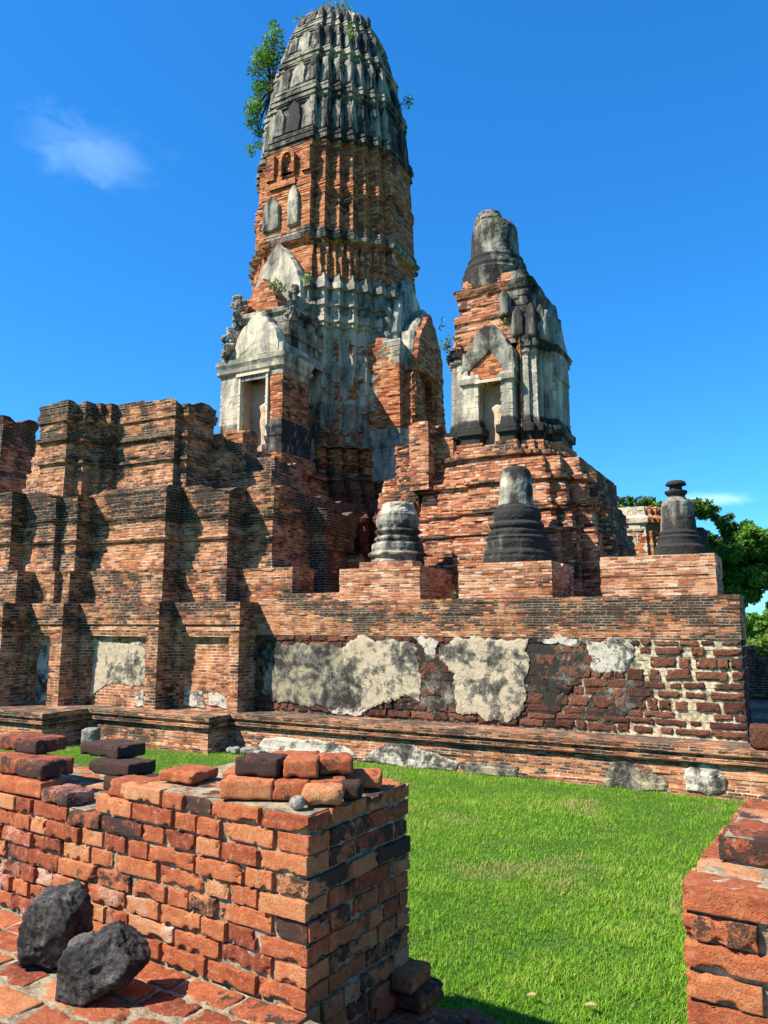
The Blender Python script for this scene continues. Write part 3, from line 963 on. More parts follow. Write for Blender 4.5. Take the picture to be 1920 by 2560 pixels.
for k, (u1, v0, v1, zt) in enumerate([(-2.62, 13.3, 15.4, 3.75), (-2.72, 13.45, 15.25, 4.2), (-2.86, 13.4, 15.2, 4.75), (-2.5, 13.7, 15.0, 3.45)]):
    box(w8, -4.0, v0, u1, v1, 2.4, zt, seg=.1, attr=(.1, .3, .5), ragged=.1, seed=75 + k, rough=.03, jit=.014, erode=.05)
part(w8, 'chedi_base', M_BASE, terrace)

# ================================================================== THE GREAT TOWER
PU, PV = -11.15, 17.80
PB = (PU, PV, 2.4)
tower = thing('temple_tower', 'tall tapering corncob-shaped temple tower with grey stucco top, red brick middle and ribbed sides', 'tower', PB, AT)
Q = [(.31, 1.0), (.31, .91), (.45, .91), (.45, .80), (.58, .80), (.58, .70), (.70, .70)]


def redent(h, Q=Q):
    q = [(a * h, -f * h) for a, f in Q]                                   # front edge to the diagonal corner
    right = q + [(-y, -x) for x, y in reversed(q[:-1])]                   # mirror over the diagonal
    pts = []
    for k in range(4):
        c, s = [(1, 0), (0, 1), (-1, 0), (0, -1)][k]
        pts += [(x * c - y * s, x * s + y * c) for x, y in right]
    # drop the duplicated centre points between quadrants
    out = []
    for p in pts:
        if not out or abs(p[0] - out[-1][0]) + abs(p[1] - out[-1][1]) > 1e-6:
            out.append(p)
    return [(PU + x, PV + y) for x, y in out]


HB = 2.34
P0 = redent(HB)


def a_tower(P):
    z = P[:, 2]
    n = vnoise(P * np.array([.9, .9, .9]), 41)
    st = np.where(z > 14.9, 1.0, np.where(z > 13.83, .10, np.where(z > 13.45, .34, np.where(z > 12.44, .22, np.where(z > 12.0, .55, np.where(z > 11.1, .42, np.where(z > 9.9, .80, np.where(z > 6.9, .555, np.where(z > 6.4, .5, .25)))))))))
    gs = np.where(z > 11, .02, -.06) + np.where(z > 6.9, 0, np.where(z < 5.6, .1, .12)) + .2 * (n - .5)
    bk = np.where(z > 14.9, .60 + .20 * np.clip((16.8 - z) / 1.5, 0, 1), np.where(z > 12.0, .72, np.where(z > 11.1, .18, np.where(z > 9.9, .55, np.where(z > 8.6, .26, np.where(z > 7.6, .42, .66))))))
    return np.column_stack([st, gs, bk + .3 * (n - .5)])


def sc(z):
    return float(np.interp(z, [6.5, 12.2, 13.6, 14.9, 16.1, 16.9, 17.43, 17.98, 18.53, 19.26, 19.7, 20.05, 20.3, 20.5],
                           [2.40, 2.33, 2.28, 2.20, 2.09, 1.98, 1.87, 1.75, 1.62, 1.41, 1.20, .97, .72, .43])) / HB


def tier(lv, z0, z1, ledge, lo=.07, rec=-.05):
    """recessed storey on a ledge of square-cut mouldings"""
    segs = [(0, .22, lo * .5), (.22, .5, lo), (.5, .64, lo * .55), (.64, .8, lo * .8), (.8, 1.0, lo * .2)]
    for a, b_, o in segs:
        for t in (a + .001, b_):
            lv.append((z0 + ledge * t, o, sc(z0 + ledge * t)))
    zb = z0 + ledge
    for a, b_, o in [(zb + .002, z1 - .17, rec), (z1 - .168, z1 - .10, rec * .3), (z1 - .098, z1 - .05, lo * .25), (z1 - .048, z1, lo * .6)]:
        lv.append((a, o, sc(a)))
        lv.append((b_, o, sc(b_)))


lv = []
# stucco body below
lv += [(6.40, .16, sc(6.5)), (6.50, .16, sc(6.5)), (6.52, .10, sc(6.5)), (6.70, .12, sc(6.5)), (6.72, .06, sc(6.5)), (6.95, .02, sc(6.5)), (9.60, -.02, sc(9.6)),
       (9.62, .03, sc(9.6)), (9.72, .03, sc(9.7)), (9.74, .07, sc(9.7)), (9.95, .08, sc(9.9)), (9.97, .03, sc(10)), (10.15, .03, sc(10)), (10.17, .09, sc(10)), (10.3, .10, sc(10)),
       (10.32, .05, sc(10)), (10.6, .05, sc(10.6)), (10.62, .12, sc(10.6)), (10.8, .12, sc(10.8)), (10.82, .06, sc(10.8)), (11.05, .02, sc(11)), (11.07, -.06, sc(11)),
       (11.95, -.06, sc(12)), (12.0, .0, sc(12)), (12.05, .07, sc(12)), (12.15, .10, sc(12.1))]
tier(lv, 12.16, 13.55, .22, .035, -.015)
tier(lv, 13.56, 14.86, .22, .03, -.015)
LEDGES = [(14.87, .46), (16.43, .42), (17.80, .36), (18.95, .30)]
ends = [16.42, 17.79, 18.94, 19.75]
for (z0, lg), z1 in zip(LEDGES, ends):
    tier(lv, z0, z1, lg, .085 if z0 < 18 else .05, -.07)
lv += [(19.76, .02, sc(19.76)), (19.95, .02, sc(19.95)), (20.05, -.02, sc(20.05)), (20.25, -.02, sc(20.3)), (20.42, -.04, sc(20.5)), (20.5, -.10, .12)]
tw = MB(PB)
loft(tw, P0, lv, seg=.16, attr=a_tower, rough=.022, jit=.008, course=.06, center=(PU, PV), seed=81, erode=.012)
part(tw, 'tower_body', M_TOWER, tower)

# brick foot of the tower and the dark laterite steps
tf = MB(PB)


def a_foot(P):
    z = P[:, 2]
    n = vnoise(P * 1.3, 43)
    return np.column_stack([.33 + .25 * (n - .5), .18 + .25 * (n - .5), np.full(len(P), .45)])


loft(tf, P0, [(5.55, .24, 1.03), (5.62, .24, 1.03), (5.66, .14, 1.03), (5.95, .10, 1.03), (5.97, .16, 1.03), (6.08, .16, 1.03), (6.10, .10, 1.03), (6.40, .06, 1.03)],
     seg=.12, attr=a_foot, rough=.045, jit=.022, course=.06, center=(PU, PV), seed=82, erode=.09)
part(tf, 'tower_foot', M_TOWER, tower)
tl = MB(PB)
loft(tl, P0, [(4.75, .60, 1.03), (4.9, .52, 1.03), (4.92, .44, 1.03), (5.1, .40, 1.03), (5.12, .32, 1.03), (5.3, .34, 1.03), (5.32, .26, 1.03), (5.56, .22, 1.03)],
     seg=.12, attr=lambda P: np.column_stack([.3 + .7 * vnoise(P * 7, 3), .05 + .3 * (vnoise(P * 3, 5) - .5), np.zeros(len(P))]), rough=.07, jit=.04, course=.10, center=(PU, PV), seed=83, erode=.12)
loft(tl, P0, [(2.4, .95, 1.03), (4.3, .85, 1.03), (4.5, .92, 1.03), (4.76, .75, 1.03)], seg=.14,
     attr=lambda P: np.column_stack([.2 + .6 * vnoise(P * 7, 3), .12 + .3 * (vnoise(P * 3, 5) - .5), np.zeros(len(P))]), rough=.09, jit=.05, course=.11, center=(PU, PV), seed=84, erode=.12)
part(tl, 'laterite_steps', M_LAT, tower)

# antefixes: pointed stucco slabs standing on the ledges of the upper storeys, in front of each facet
faces = []
n0 = len(P0)
for i in range(n0):
    a, b_ = np.array(P0[i]), np.array(P0[(i + 1) % n0])
    d = b_ - a
    L = np.hypot(*d)
    nr = np.array([d[1], -d[0]]) / L
    if (nr[1] < -.5 or nr[0] > .5) and L > .12:
        faces.append((a, b_, nr, L))


def leaf(w, h, point=.30):
    o = [(-.5 * w, 0), (.5 * w, 0)]
    for t in np.linspace(0, 1, 7):
        a = .5 * w * (1 - t ** 2.8)
        o.append((a if t < 1 else 0, h * (1 - point) * .75 + h * (point + (1 - point) * .25) * t))
    for t in np.linspace(1, 0, 7)[1:]:
        a = .5 * w * (1 - t ** 2.8)
        o.append((-a, h * (1 - point) * .75 + h * (point + (1 - point) * .25) * t))
    return o


cnt = 0
for ti, ((z0, lg), z1) in enumerate(zip(LEDGES, ends)):
    zb = z0 + lg
    s0 = sc(zb)
    hh = (z1 - zb) * .93
    s1 = sc(zb + hh * .8)
    for fi, (a, b_, nr, L) in enumerate(faces):
        c0 = np.array((PU, PV))
        mid = c0 + ((a + b_) / 2 - c0) * s0
        tang = (b_ - a) / L
        lean = np.dot(((a + b_) / 2 - c0), nr) * (s0 - s1) / (hh * .8)
        wide = L * s0
        if L > .8:
            items = [(-.36, .26, .9), (0, .36, 1.0), (.36, .26, .9)] if nr[1] < -.5 else [(-.3, .3, .95), (.3, .3, .95)]
        else:
            items = [(0, .92 if L < .45 else .8, 1.0)]
        for (off, wf, hf) in items:
            mb = MB(PB)
            w_ = wide * wf

            def pf(x, z, d, mid=mid, tang=tang, nr=nr, lean=lean, off=off, wide=wide, zb=zb):
                p = mid + tang * (x + off * wide) + nr * (.035 + d - lean * z)
                return (p[0], p[1], zb + z)
            slab(mb, leaf(w_, hh * hf), .16, pf, seg=.09, attr=(1, 0, .52 + .42 * random.random() + (.10 if ti == 0 else 0)), rough=.010, seed=cnt, bulge=.012)
            part(mb, 'antefix', M_STUPA, tower)
            cnt += 1

# pointed brick wedges left where the cornice leaves fell away (z 11 - 12)
for fi, (a, b_, nr, L) in enumerate(faces):
    if L > .8:
        continue
    mid = np.array((PU, PV)) + ((a + b_) / 2 - np.array((PU, PV))) * sc(11.5)
    tang = (b_ - a) / L
    bw = MB(PB)
    slab(bw, [(-.36 * L, 0), (.36 * L, 0), (.34 * L, .5), (.2 * L, .85), (.05 * L, 1.0), (-.15 * L, .8), (-.33 * L, .5)], .2,
         lambda x, z, d, mid=mid, tang=tang, nr=nr: (*(mid + tang * x + nr * (.06 + d)), 10.95 + z), seg=.1, attr=(0.02, 0, 0), rough=.02, seed=90 + fi)
    part(bw, 'brick_wedge', M_TOWER, tower)

# small blind niches on the front facet of the brick storeys
fa = [f for f in faces if f[3] > .8 and f[2][1] < -.5][0]
vf = PV - HB * sc(14)


def arch(w, h):
    o = [(-w / 2, 0), (w / 2, 0), (w / 2, h * .6)]
    for t in np.linspace(0, math.pi, 9)[1:-1]:
        o.append((w / 2 * math.cos(t), h * .6 + h * .4 * math.sin(t)))
    o.append((-w / 2, h * .6))
    return o


def niche_frame(u, v, z, w, h, parent, mat, attr, name='blind_niche', depth=.10, fw=.09):
    """raised pointed surround with a hollow behind it"""
    mb = MB(PB)
    inn = np.array(arch(w, h))
    out = np.array(arch(w + 2 * fw, h + fw * 1.4))
    n = len(inn)
    vs = []
    for ring, d in ((out, .0), (out, -depth), (inn, -depth), (inn, .02)):
        for p in ring:
            vs.append((u + p[0], v + d, z + p[1]))
    q = []
    for r in range(3):
        for i in range(n):
            j = (i + 1) % n
            q.append((r * n + i, (r) * n + j, (r + 1) * n + j, (r + 1) * n + i))
    mb.add(vs, q, [], attr)
    part(mb, name, mat, parent)


niche_frame(PU - .05, vf - .0, 14.0 + .05, .32, .62, tower, M_TOWER, (.05, 0, .2))
fl = MB(PB)
for du in (-.62, .55):
    box(fl, PU + du - .14, vf - .07, PU + du + .14, vf + .1, 14.0, 14.72, seg=.1, course=.06, attr=(.02, .0, .1), seed=93)
box(fl, PU - .6, vf - .1, PU + .25, vf + .1, 13.68, 13.86, seg=.1, course=.06, attr=(.1, .05, .1), seed=94)
part(fl, 'niche_pilasters', M_TOWER, tower)
# stucco bosses on the storey below
for du, ww, hh in ((-.52, .52, 1.0), (.2, .34, 1.15)):
    mb = MB(PB)
    slab(mb, leaf(ww, hh), .2, lambda x, z, d, du=du: (PU + du + x, vf - .12 - d, 12.50 + z), seg=.07, attr=(1, 0, .75 if du < 0 else .45), rough=.03, seed=97, bulge=.05)
    part(mb, 'stucco_boss', M_STUPA, tower)


# ---- porches: a block with door niche, stacked pediments
def gable(w, h):
    o = [(-w / 2, 0), (w / 2, 0)]
    for t in np.linspace(0, 1, 9):
        o.append((w / 2 * (1 - t ** 2.3), h * (.12 + .88 * t)))
    for t in np.linspace(1, 0, 9)[1:]:
        o.append((-w / 2 * (1 - t ** 2.3), h * (.12 + .88 * t)))
    return o


PF = 13.90
pc = -10.98
po = MB(PB)


def a_porch(P):
    n = vnoise(P * 1.4, 47)
    z = P[:, 2]
    rgt = np.clip((P[:, 0] - (pc + .35)) / .3, 0, 1)
    return np.column_stack([np.where(z > 7.85, .78, .60 - .28 * rgt * (z > 6.6)) + .2 * (n - .5), .05 + .2 * (n - .5), np.where(z < 6.75, .68, .30) + .35 * rgt * (z < 7) + .5 * (n - .5)])


NL, NR, NZ0, NZ1 = -11.23, -10.52, 6.18, 7.86
# jambs, lintel zone, back, floor
box(po, pc - .93, PF, NL - .10, 15.6, 5.9, 8.0, seg=.1, course=.06, attr=a_porch, rough=.015, seed=101)
box(po, NR + .06, PF, pc + .93, 14.98, 5.9, 8.0, seg=.1, course=.06, attr=a_porch, rough=.02, seed=102)
box(po, NL - .12, 14.40, NR + .1, 14.95, 5.9, 8.0, seg=.15, course=.06, attr=(.9, 0, 0), seed=103)
loft(po, rect(pc - .93, PF, pc + .93, 14.98), [(7.98, .02), (8.03, .07), (8.12, .08), (8.14, .04), (8.24, .09), (8.34, .10), (8.36, .0), (8.6, .0)], seg=.1, course=.05, attr=a_porch, rough=.02, seed=104)
loft(po, rect(NR + .10, PF - .03, pc + .93, 14.97), [(5.9, .10), (6.15, .10), (6.17, .04), (6.35, .08), (6.37, .02), (6.6, .06), (6.75, .0)], seg=.1, course=.06, attr=(.8, 0, .85), rough=.02, seed=105)
loft(po, rect(pc - .93, PF - .02, NL - .16, 15.7), [(5.9, .08), (6.2, .08), (6.3, .0)], seg=.1, course=.06, attr=(.6, 0, .5), rough=.02, seed=106)
loft(po, rect(pc - 1.0, PF - .12, pc + 1.0, 15.1), [(4.9, .34), (5.2, .30), (5.22, .22), (5.45, .2), (5.47, .27), (5.56, .27), (5.58, .14), (5.92, .06)], seg=.1, course=.06, attr=(.28, .12, .6), rough=.04, jit=.018, ragged=.0, seed=107, erode=.07)
box(po, pc - .9, 14.85, -10.43, 15.9, 5.9, 9.9, seg=.12, course=.06, attr=a_porch, rough=.03, seed=108)
box(po, pc - 1.0, 15.0, -10.2, 16.2, 5.0, 6.6, seg=.12, course=.06, attr=(.6, .1, .6), rough=.03, seed=109)
part(po, 'porch', M_TOWER, tower)
# door frame and niche interior
nf = MB(PB)
for (a, b_) in ((NL - .10, NL - .02), (NR - .0, NR + .08)):
    box(nf, a, PF - .05, b_, PF + .12, 6.18, 7.90, seg=.1, attr=(1, 0, -.2), rough=.004, jit=.002)
box(nf, NL - .16, PF - .07, NR + .12, PF + .1, 7.90, 7.97, seg=.1, attr=(1, 0, -.1), rough=.004, jit=.002)
box(nf, NL - .10, PF - .02, NR + .1, PF + .2, 7.78, 7.90, seg=.1, attr=(1, 0, .6), rough=.004, jit=.002)
part(nf, 'door_frame', M_STUPA, tower)
ni = MB(PB)
box(ni, NL - .14, PF + .1, NL, 14.39, 6.1, 7.82, seg=.2, rough=.006, jit=0)
box(ni, NR, PF + .1, NR + .1, 14.39, 6.1, 7.82, seg=.2, rough=.006, jit=0)
box(ni, NL - .14, 14.30, NR + .1, 14.395, 6.1, 7.84, seg=.2, rough=.006, jit=0)
box(ni, NL - .14, PF + .05, NR + .1, 14.395, 5.95, 6.17, seg=.2, rough=.006, jit=0)
part(ni, 'niche', M_NICHE, tower)
# pediments
for k, (u, v, z, w, h, mt, at_, th) in enumerate([
        (-10.82, PF - .02, 8.36, 1.36, 1.14, M_STUPA, (1, 0, .22), .4),
        (-11.2, 14.55, 9.35, 1.10, 1.38, M_TOWER, (.03, -.1, .2), .5),
        (-11.28, 15.25, 10.1, 1.6, 1.92, M_STUPA, (1, 0, .34), .45)]):
    mb = MB(PB)
    slab(mb, gable(w, h), th, lambda x, zz, d, u=u, v=v, z=z: (u + x, v - d, z + zz), seg=.08, attr=at_, rough=.03, seed=110 + k, bulge=.03)
    part(mb, 'pediment', mt, tower)
pr = MB(PB)
loft(pr, rect(-11.7, 14.15, -10.10, 15.6), [(8.36, .05), (8.6, .03), (8.62, -.02), (8.85, -.02), (8.87, .04), (8.95, .06), (8.97, .01), (9.1, .05), (9.2, .06), (9.22, -.08), (9.5, -.1), (9.52, -.03), (9.62, -.02)], seg=.1, course=.05, attr=lambda P: np.column_stack([.8 + .3 * (vnoise(P * 2, 71) - .5), 0 * P[:, 0], .62 + .5 * (vnoise(P * 2.5, 72) - .5)]), rough=.03, seed=113, erode=.03)
loft(pr, rect(-11.9, 15.05, -10.5, 15.9), [(9.2, .02), (9.9, .0), (9.92, .06), (10.05, .06), (10.07, .0), (10.3, .0)], seg=.1, course=.05, attr=(.7, 0, .5), rough=.03, seed=114)
part(pr, 'porch_roof', M_TOWER, tower)
# broken stucco ornaments beside the pediments
for (u, v, z, s) in [(-11.62, PF - .05, 8.4, .22), (-11.72, PF + .0, 8.85, .24), (-11.66, 14.2, 9.35, .26), (-11.7, 14.25, 9.85, .28), (-10.02, 14.2, 9.3, .3), (-9.98, 14.25, 9.75, .26), (-11.7, 13.95, 8.35, .3), (-9.75, 14.6, 9.4, .25)]:
    orn = MB(PB)
    for q in range(6):
        rbox(orn, (u + random.uniform(-.1, .1), v + random.uniform(-.1, .1), z + q * s * .24), (s * random.uniform(.35, .9), s * .6, s * random.uniform(.3, .8)), yaw=random.uniform(-.6, .6), tilt=(random.uniform(-.4, .4), random.uniform(-.4, .4)), rad=.04, n=(8, 8, 8), seed=random.random() * 90, rough=.04, chip=.05, attr=(1, 0, .6))
    part(orn, 'stucco_ornament', M_STUPA, tower, smooth=True)
# upper left brick shoulder
sh = MB(PB)
box(sh, -12.9, 15.6, -12.2, 17.2, 6.0, 10.9, seg=.12, course=.06, attr=(.3, .1, .4), ragged=.4, seed=120, rough=.04, jit=.015)
part(sh, 'side_shoulder', M_TOWER, tower)

# right porch, its front broken open
rp = MB(PB)
us = PU + 3.15


def a_rp(P):
    n = vnoise(P * 1.2, 53)
    z = P[:, 2]
    return np.column_stack([np.where(z < 6.95, .85, np.where(z > 8.6, .25, .10)) + .4 * (n - .5), -.08 + .2 * (n - .5), np.where(z < 7, .34, .3)])


for k, (v0, v1, u1, zt) in enumerate([(PV - 1.05, PV - .42, us, 8.6), (PV + .35, PV + 1.05, us - .05, 9.1), (PV - .5, PV + .4, us - .55, 8.9)]):
    loft(rp, rect(PU + 1.0, v0, u1, v1), [(5.6, .08), (6.5, .06), (6.6, 0), (zt, -.05)], seg=.1, course=.06, attr=a_rp, rough=.05, jit=.02, ragged=.5, seed=130 + k, erode=.1)
loft(rp, rect(PU + 1.2, PV - 1.25, us - .35, PV + 1.25), [(5.6, .06), (6.6, .02), (8.8, -.02), (9.2, .05), (9.4, .0)], seg=.12, course=.06, attr=lambda P: a_rp(P) + np.array([.3, 0, .1]), rough=.04, jit=.015, ragged=.3, seed=134)
box(rp, us - .7, PV - .7, us + .55, PV + .3, 5.2, 6.6, seg=.1, course=.06, attr=(.0, 0, .2), ragged=.9, seed=135, rough=.04, jit=.02)
part(rp, 'ruined_side_porch', M_TOWER, tower)
for k, (u, z, h, w, mt, at_, dv) in enumerate([(us - .05, 8.5, 1.85, 1.75, M_TOWER, (.22, -.1, .1), 0), (us - .6, 9.2, 2.2, 2.0, M_STUPA, (1, 0, .4), 0)]):
    mb = MB(PB)
    slab(mb, gable(w, h), .5, lambda x, zz, d, u=u, z=z: (u + d, PV + x, z + zz), seg=.09, attr=at_, rough=.04, seed=140 + k, bulge=.03)
    part(mb, 'side_pediment', mt, tower)
    mb = MB(PB)
    g1 = gable(w + .16, h + .12)
    slab(mb, [p for p in g1], .34, lambda x, zz, d, u=u, z=z: (u - .12 + d, PV + x, z + zz), seg=.09, attr=(1, 0, .6), rough=.03, seed=143 + k)
    part(mb, 'pediment_border', M_STUPA, tower)


# ================================================================== THE SMALL CHEDI
CB = (UC, VC, 4.9)
chedi = thing('bell_chedi', 'smaller ruined brick shrine with broken grey bell dome standing right of the great tower', 'shrine', CB, AT)
QC = [(.47, 1.10), (.47, 1.02), (.60, 1.02), (.60, .95), (.74, .95), (.74, .86), (.88, .86)]


def poly_c(Qc, u=UC, v=VC):
    q = [(a, -f) for a, f in Qc]
    right = q + [(-y, -x) for x, y in reversed(q[:-1])]
    pts = []
    for k in range(4):
        c, s = [(1, 0), (0, 1), (-1, 0), (0, -1)][k]
        pts += [(x * c - y * s, x * s + y * c) for x, y in right]
    out = []
    for p in pts:
        if not out or abs(p[0] - out[-1][0]) + abs(p[1] - out[-1][1]) > 1e-6:
            out.append(p)
    return [(u + x, v + y) for x, y in out]


PC = poly_c(QC)
QI = [(.17, 1.10), (.17, .45), (.171, .45), (.47, .45), (.47, 1.02), (.60, 1.02), (.60, .95), (.74, .95), (.74, .86), (.88, .86)]


def a_ch(P):
    z = P[:, 2]
    n = vnoise(P * 1.6, 59)
    left_up = (P[:, 0] < UC + .35) & (P[:, 1] < VC)
    st = np.where(z < 5.45, .35, np.where(z < 7.45, .76, np.where(left_up, .02, .85)))
    bk = np.where(z < 5.95, 1.0, np.where(z < 7.25, .50, .8))
    return np.column_stack([st + .35 * (n - .5), -.05 + .2 * (n - .5), bk + .5 * (n - .5)])


cb = MB(CB)
# plinth mouldings
loft(cb, PC, [(4.85, .20), (5.12, .17), (5.14, .24), (5.22, .24), (5.24, .14), (5.36, .12)], seg=.09, attr=lambda P: np.column_stack([np.full(len(P), .12), .12 + .3 * (vnoise(P * 2, 3) - .5), np.full(len(P), .6)]), rough=.03, jit=.014, seed=150, center=(UC, VC), erode=.05)
part(cb, 'brick_foot', M_BRICK, chedi)
bd = MB(CB)
nL, nR = -5.02, -4.58
# front porch split round the niche; the rest is the redented core
core = [(p[0], p[1] if not (p[1] < VC - 1.0) else p[1] + .0) for p in PC]
core2 = poly_c([(.47, .98), (.47, .975), (.60, .97), (.60, .93), (.74, .93), (.74, .86), (.88, .86)])
lvb = [(5.30, .10), (5.44, .10), (5.46, .04), (5.60, .03), (5.62, .10), (5.76, .11), (5.78, .05), (5.95, .01), (7.16, -.01), (7.18, .03), (7.26, .03), (7.28, .06), (7.36, .08), (7.38, .03), (7.5, .03)]
loft(bd, [(u, max(v, 13.98) if abs(u - UC) < .47 else v) for u, v in core2], lvb, seg=.08, attr=a_ch, rough=.012, jit=.004, seed=151, center=(UC, VC), erode=.02)
for (a, b_) in ((-5.36, nL), (nR, -4.34)):
    loft(bd, rect(a, VC - 1.10, b_, VC - .4), [(5.30, .10), (5.44, .10), (5.46, .04), (5.60, .03), (5.62, .09), (5.76, .09), (5.78, .03), (5.95, .0), (6.62, .0), (6.64, .05), (6.74, .06), (6.76, .02), (6.82, .0)], seg=.08, attr=a_ch, rough=.012, jit=.004, seed=152, erode=.02)
for (a, b_) in ((-5.36, -5.24), (-4.42, -4.34)):
    box(bd, a, VC - 1.08, b_, VC - .4, 6.8, 7.3, seg=.08, attr=a_ch, rough=.02, seed=158)
# left and right porches
loft(bd, rect(UC + .5, VC - .52, UC + 1.14, VC + .52), lvb[:-1], seg=.08, attr=a_ch, rough=.03, jit=.006, seed=153, erode=.06)
loft(bd, rect(UC - .98, VC - .6, UC - .4, VC + .6), lvb[:-1], seg=.08, attr=a_ch, rough=.02, jit=.006, seed=154, erode=.04)
part(bd, 'shrine_body', M_TOWER, chedi)
ab = MB(CB)
gl = [(-.43, -.54), (.40, -.54), (.41, -.1), (.30, .2), (.10, .46), (-.1, .52), (-.32, .3), (-.44, -.05)]
slab(ab, gl, .45, lambda x, z, d: (-4.80 + x, VC - 1.05 - d, 7.20 + z), seg=.06, attr=(-.1, -.25, 0), rough=.02, seed=155)
part(ab, 'brick_tympanum', M_TOWER, chedi)
ln = MB(CB)
slab(ln, [(-.60, -.2), (-.45, -.2), (-.42, .08), (-.27, .36), (-.06, .56), (.08, .5), (.26, .24), (.37, -.1), (.40, -.45), (.56, -.45), (.50, .1), (.33, .40), (.10, .70), (-.08, .74), (-.30, .52), (-.50, .2)], .3,
     lambda x, z, d: (-4.80 + x, VC - 1.08 - d, 7.10 + z), seg=.04, attr=(.9, .1, .72), rough=.04, seed=156, rag=.12)
part(ln, 'arch_border', M_STUPA, chedi)
lt = MB(CB)
box(lt, nL - .06, VC - 1.16, nR + .05, VC - .8, 6.62, 6.68, seg=.1, attr=(1, 0, .2), jit=0.001, rough=.003)
part(lt, 'lintel', M_STUPA, chedi)
ni2 = MB(CB)
box(ni2, nL - .02, VC - .80, nR + .02, VC - .5, 5.3, 6.66, seg=.15, rough=.01, jit=0)
box(ni2, nL - .02, VC - 1.14, nR + .02, VC - .5, 5.2, 5.40, seg=.15, rough=.01, jit=0)
part(ni2, 'niche', M_NICHE, chedi)
# upper brick stage stepping in
ub = MB(CB)
loft(ub, rect(UC - .80, VC - .86, UC + .80, VC + .8), [(7.42, .02), (7.95, .0), (8.15, .03), (8.17, -.06), (8.5, -.06), (8.7, .03), (8.72, -.12), (8.95, -.14)], seg=.08, attr=a_ch, rough=.03, jit=.018, ragged=.0, seed=157, erode=.06)
part(ub, 'upper_brick_stage', M_BASE, chedi)
# antefixes on the right shoulder
QA = [(UC + .55, VC - .97, .22, .62, 7.5), (UC + .8, VC - .93, .2, .66, 7.48), (UC + .93, VC - .75, .2, .7, 7.45), (UC + .62, VC - .78, .2, .6, 8.12), (UC + .84, VC - .6, .2, .55, 8.1), (UC + .3, VC - 1.0, .2, .55, 7.95)]
for k, (u, v, w, h, z) in enumerate(QA):
    mb = MB(CB)
    slab(mb, leaf(w, h), .16, lambda x, zz, d, u=u, v=v, z=z: (u + x, v - d, z + zz), seg=.05, attr=(1, 0, .72), rough=.012, seed=160 + k, bulge=.02)
    part(mb, 'antefix', M_STUPA, chedi, smooth=True)
for k, (dv, h, z) in enumerate([(-.62, .62, 7.45), (-.35, .8, 7.42), (.0, 1.0, 7.4), (.35, .8, 7.42), (-.5, .5, 8.1), (0, .55, 8.1)]):
    mb = MB(CB)
    slab(mb, leaf(.3, h), .18, lambda x, zz, d, dv=dv, z=z, k=k: (UC + (1.05 if k < 4 else .82) + d, VC + dv + x, z + zz), seg=.06, attr=(1, 0, .5), rough=.02, seed=170 + k, bulge=.03)
    part(mb, 'antefix', M_STUPA, chedi, smooth=True)
mb = MB(CB)
slab(mb, gable(.95, 1.15), .25, lambda x, zz, d: (UC + 1.16 + d, VC + x, 6.75 + zz), seg=.06, attr=(.6, 0, .4), rough=.04, seed=180, bulge=.03)
part(mb, 'side_pediment', M_TOWER, chedi)
# drum, bell, broken spire
BU, BV = -4.97, 14.30
dr = MB(CB)
lathe(dr, (BU, BV), [(.67, 8.7), (.71, 8.92), (.715, 8.96), (.675, 8.98), (.69, 9.08), (.70, 9.16), (.66, 9.18), (.63, 9.24), (.645, 9.30), (.63, 9.36), (.585, 9.38), (.565, 9.44), (.575, 9.5), (.52, 9.54)], n=72, attr=(1, 0, .92), rough=.018, seed=4)
part(dr, 'drum_mouldings', M_STUPA, chedi)
for k in range(0):
    pass
be = MB(CB)
lathe(be, (BU, BV), [(.515, 9.5), (.50, 9.62), (.49, 9.85), (.485, 10.08), (.465, 10.2), (.41, 10.30), (.34, 10.36), (.26, 10.39), (.0, 10.40)], n=64, attr=lambda P: np.column_stack([np.ones(len(P)), np.zeros(len(P)), .74 + .5 * (vnoise(P * 3, 5) - .5)]), rough=.03, seed=6)
part(be, 'bell', M_STUPA, chedi)
sp = MB(CB)
lathe(sp, (BU - .12, BV), [(.30, 10.28), (.31, 10.38), (.27, 10.41), (.29, 10.45), (.285, 10.52), (.24, 10.55), (.25, 10.60), (.18, 10.66), (.0, 10.68)], n=40, attr=(.8, .3, .7), rough=.05, seed=8)
part(sp, 'spire_stump', M_STUPA, chedi)

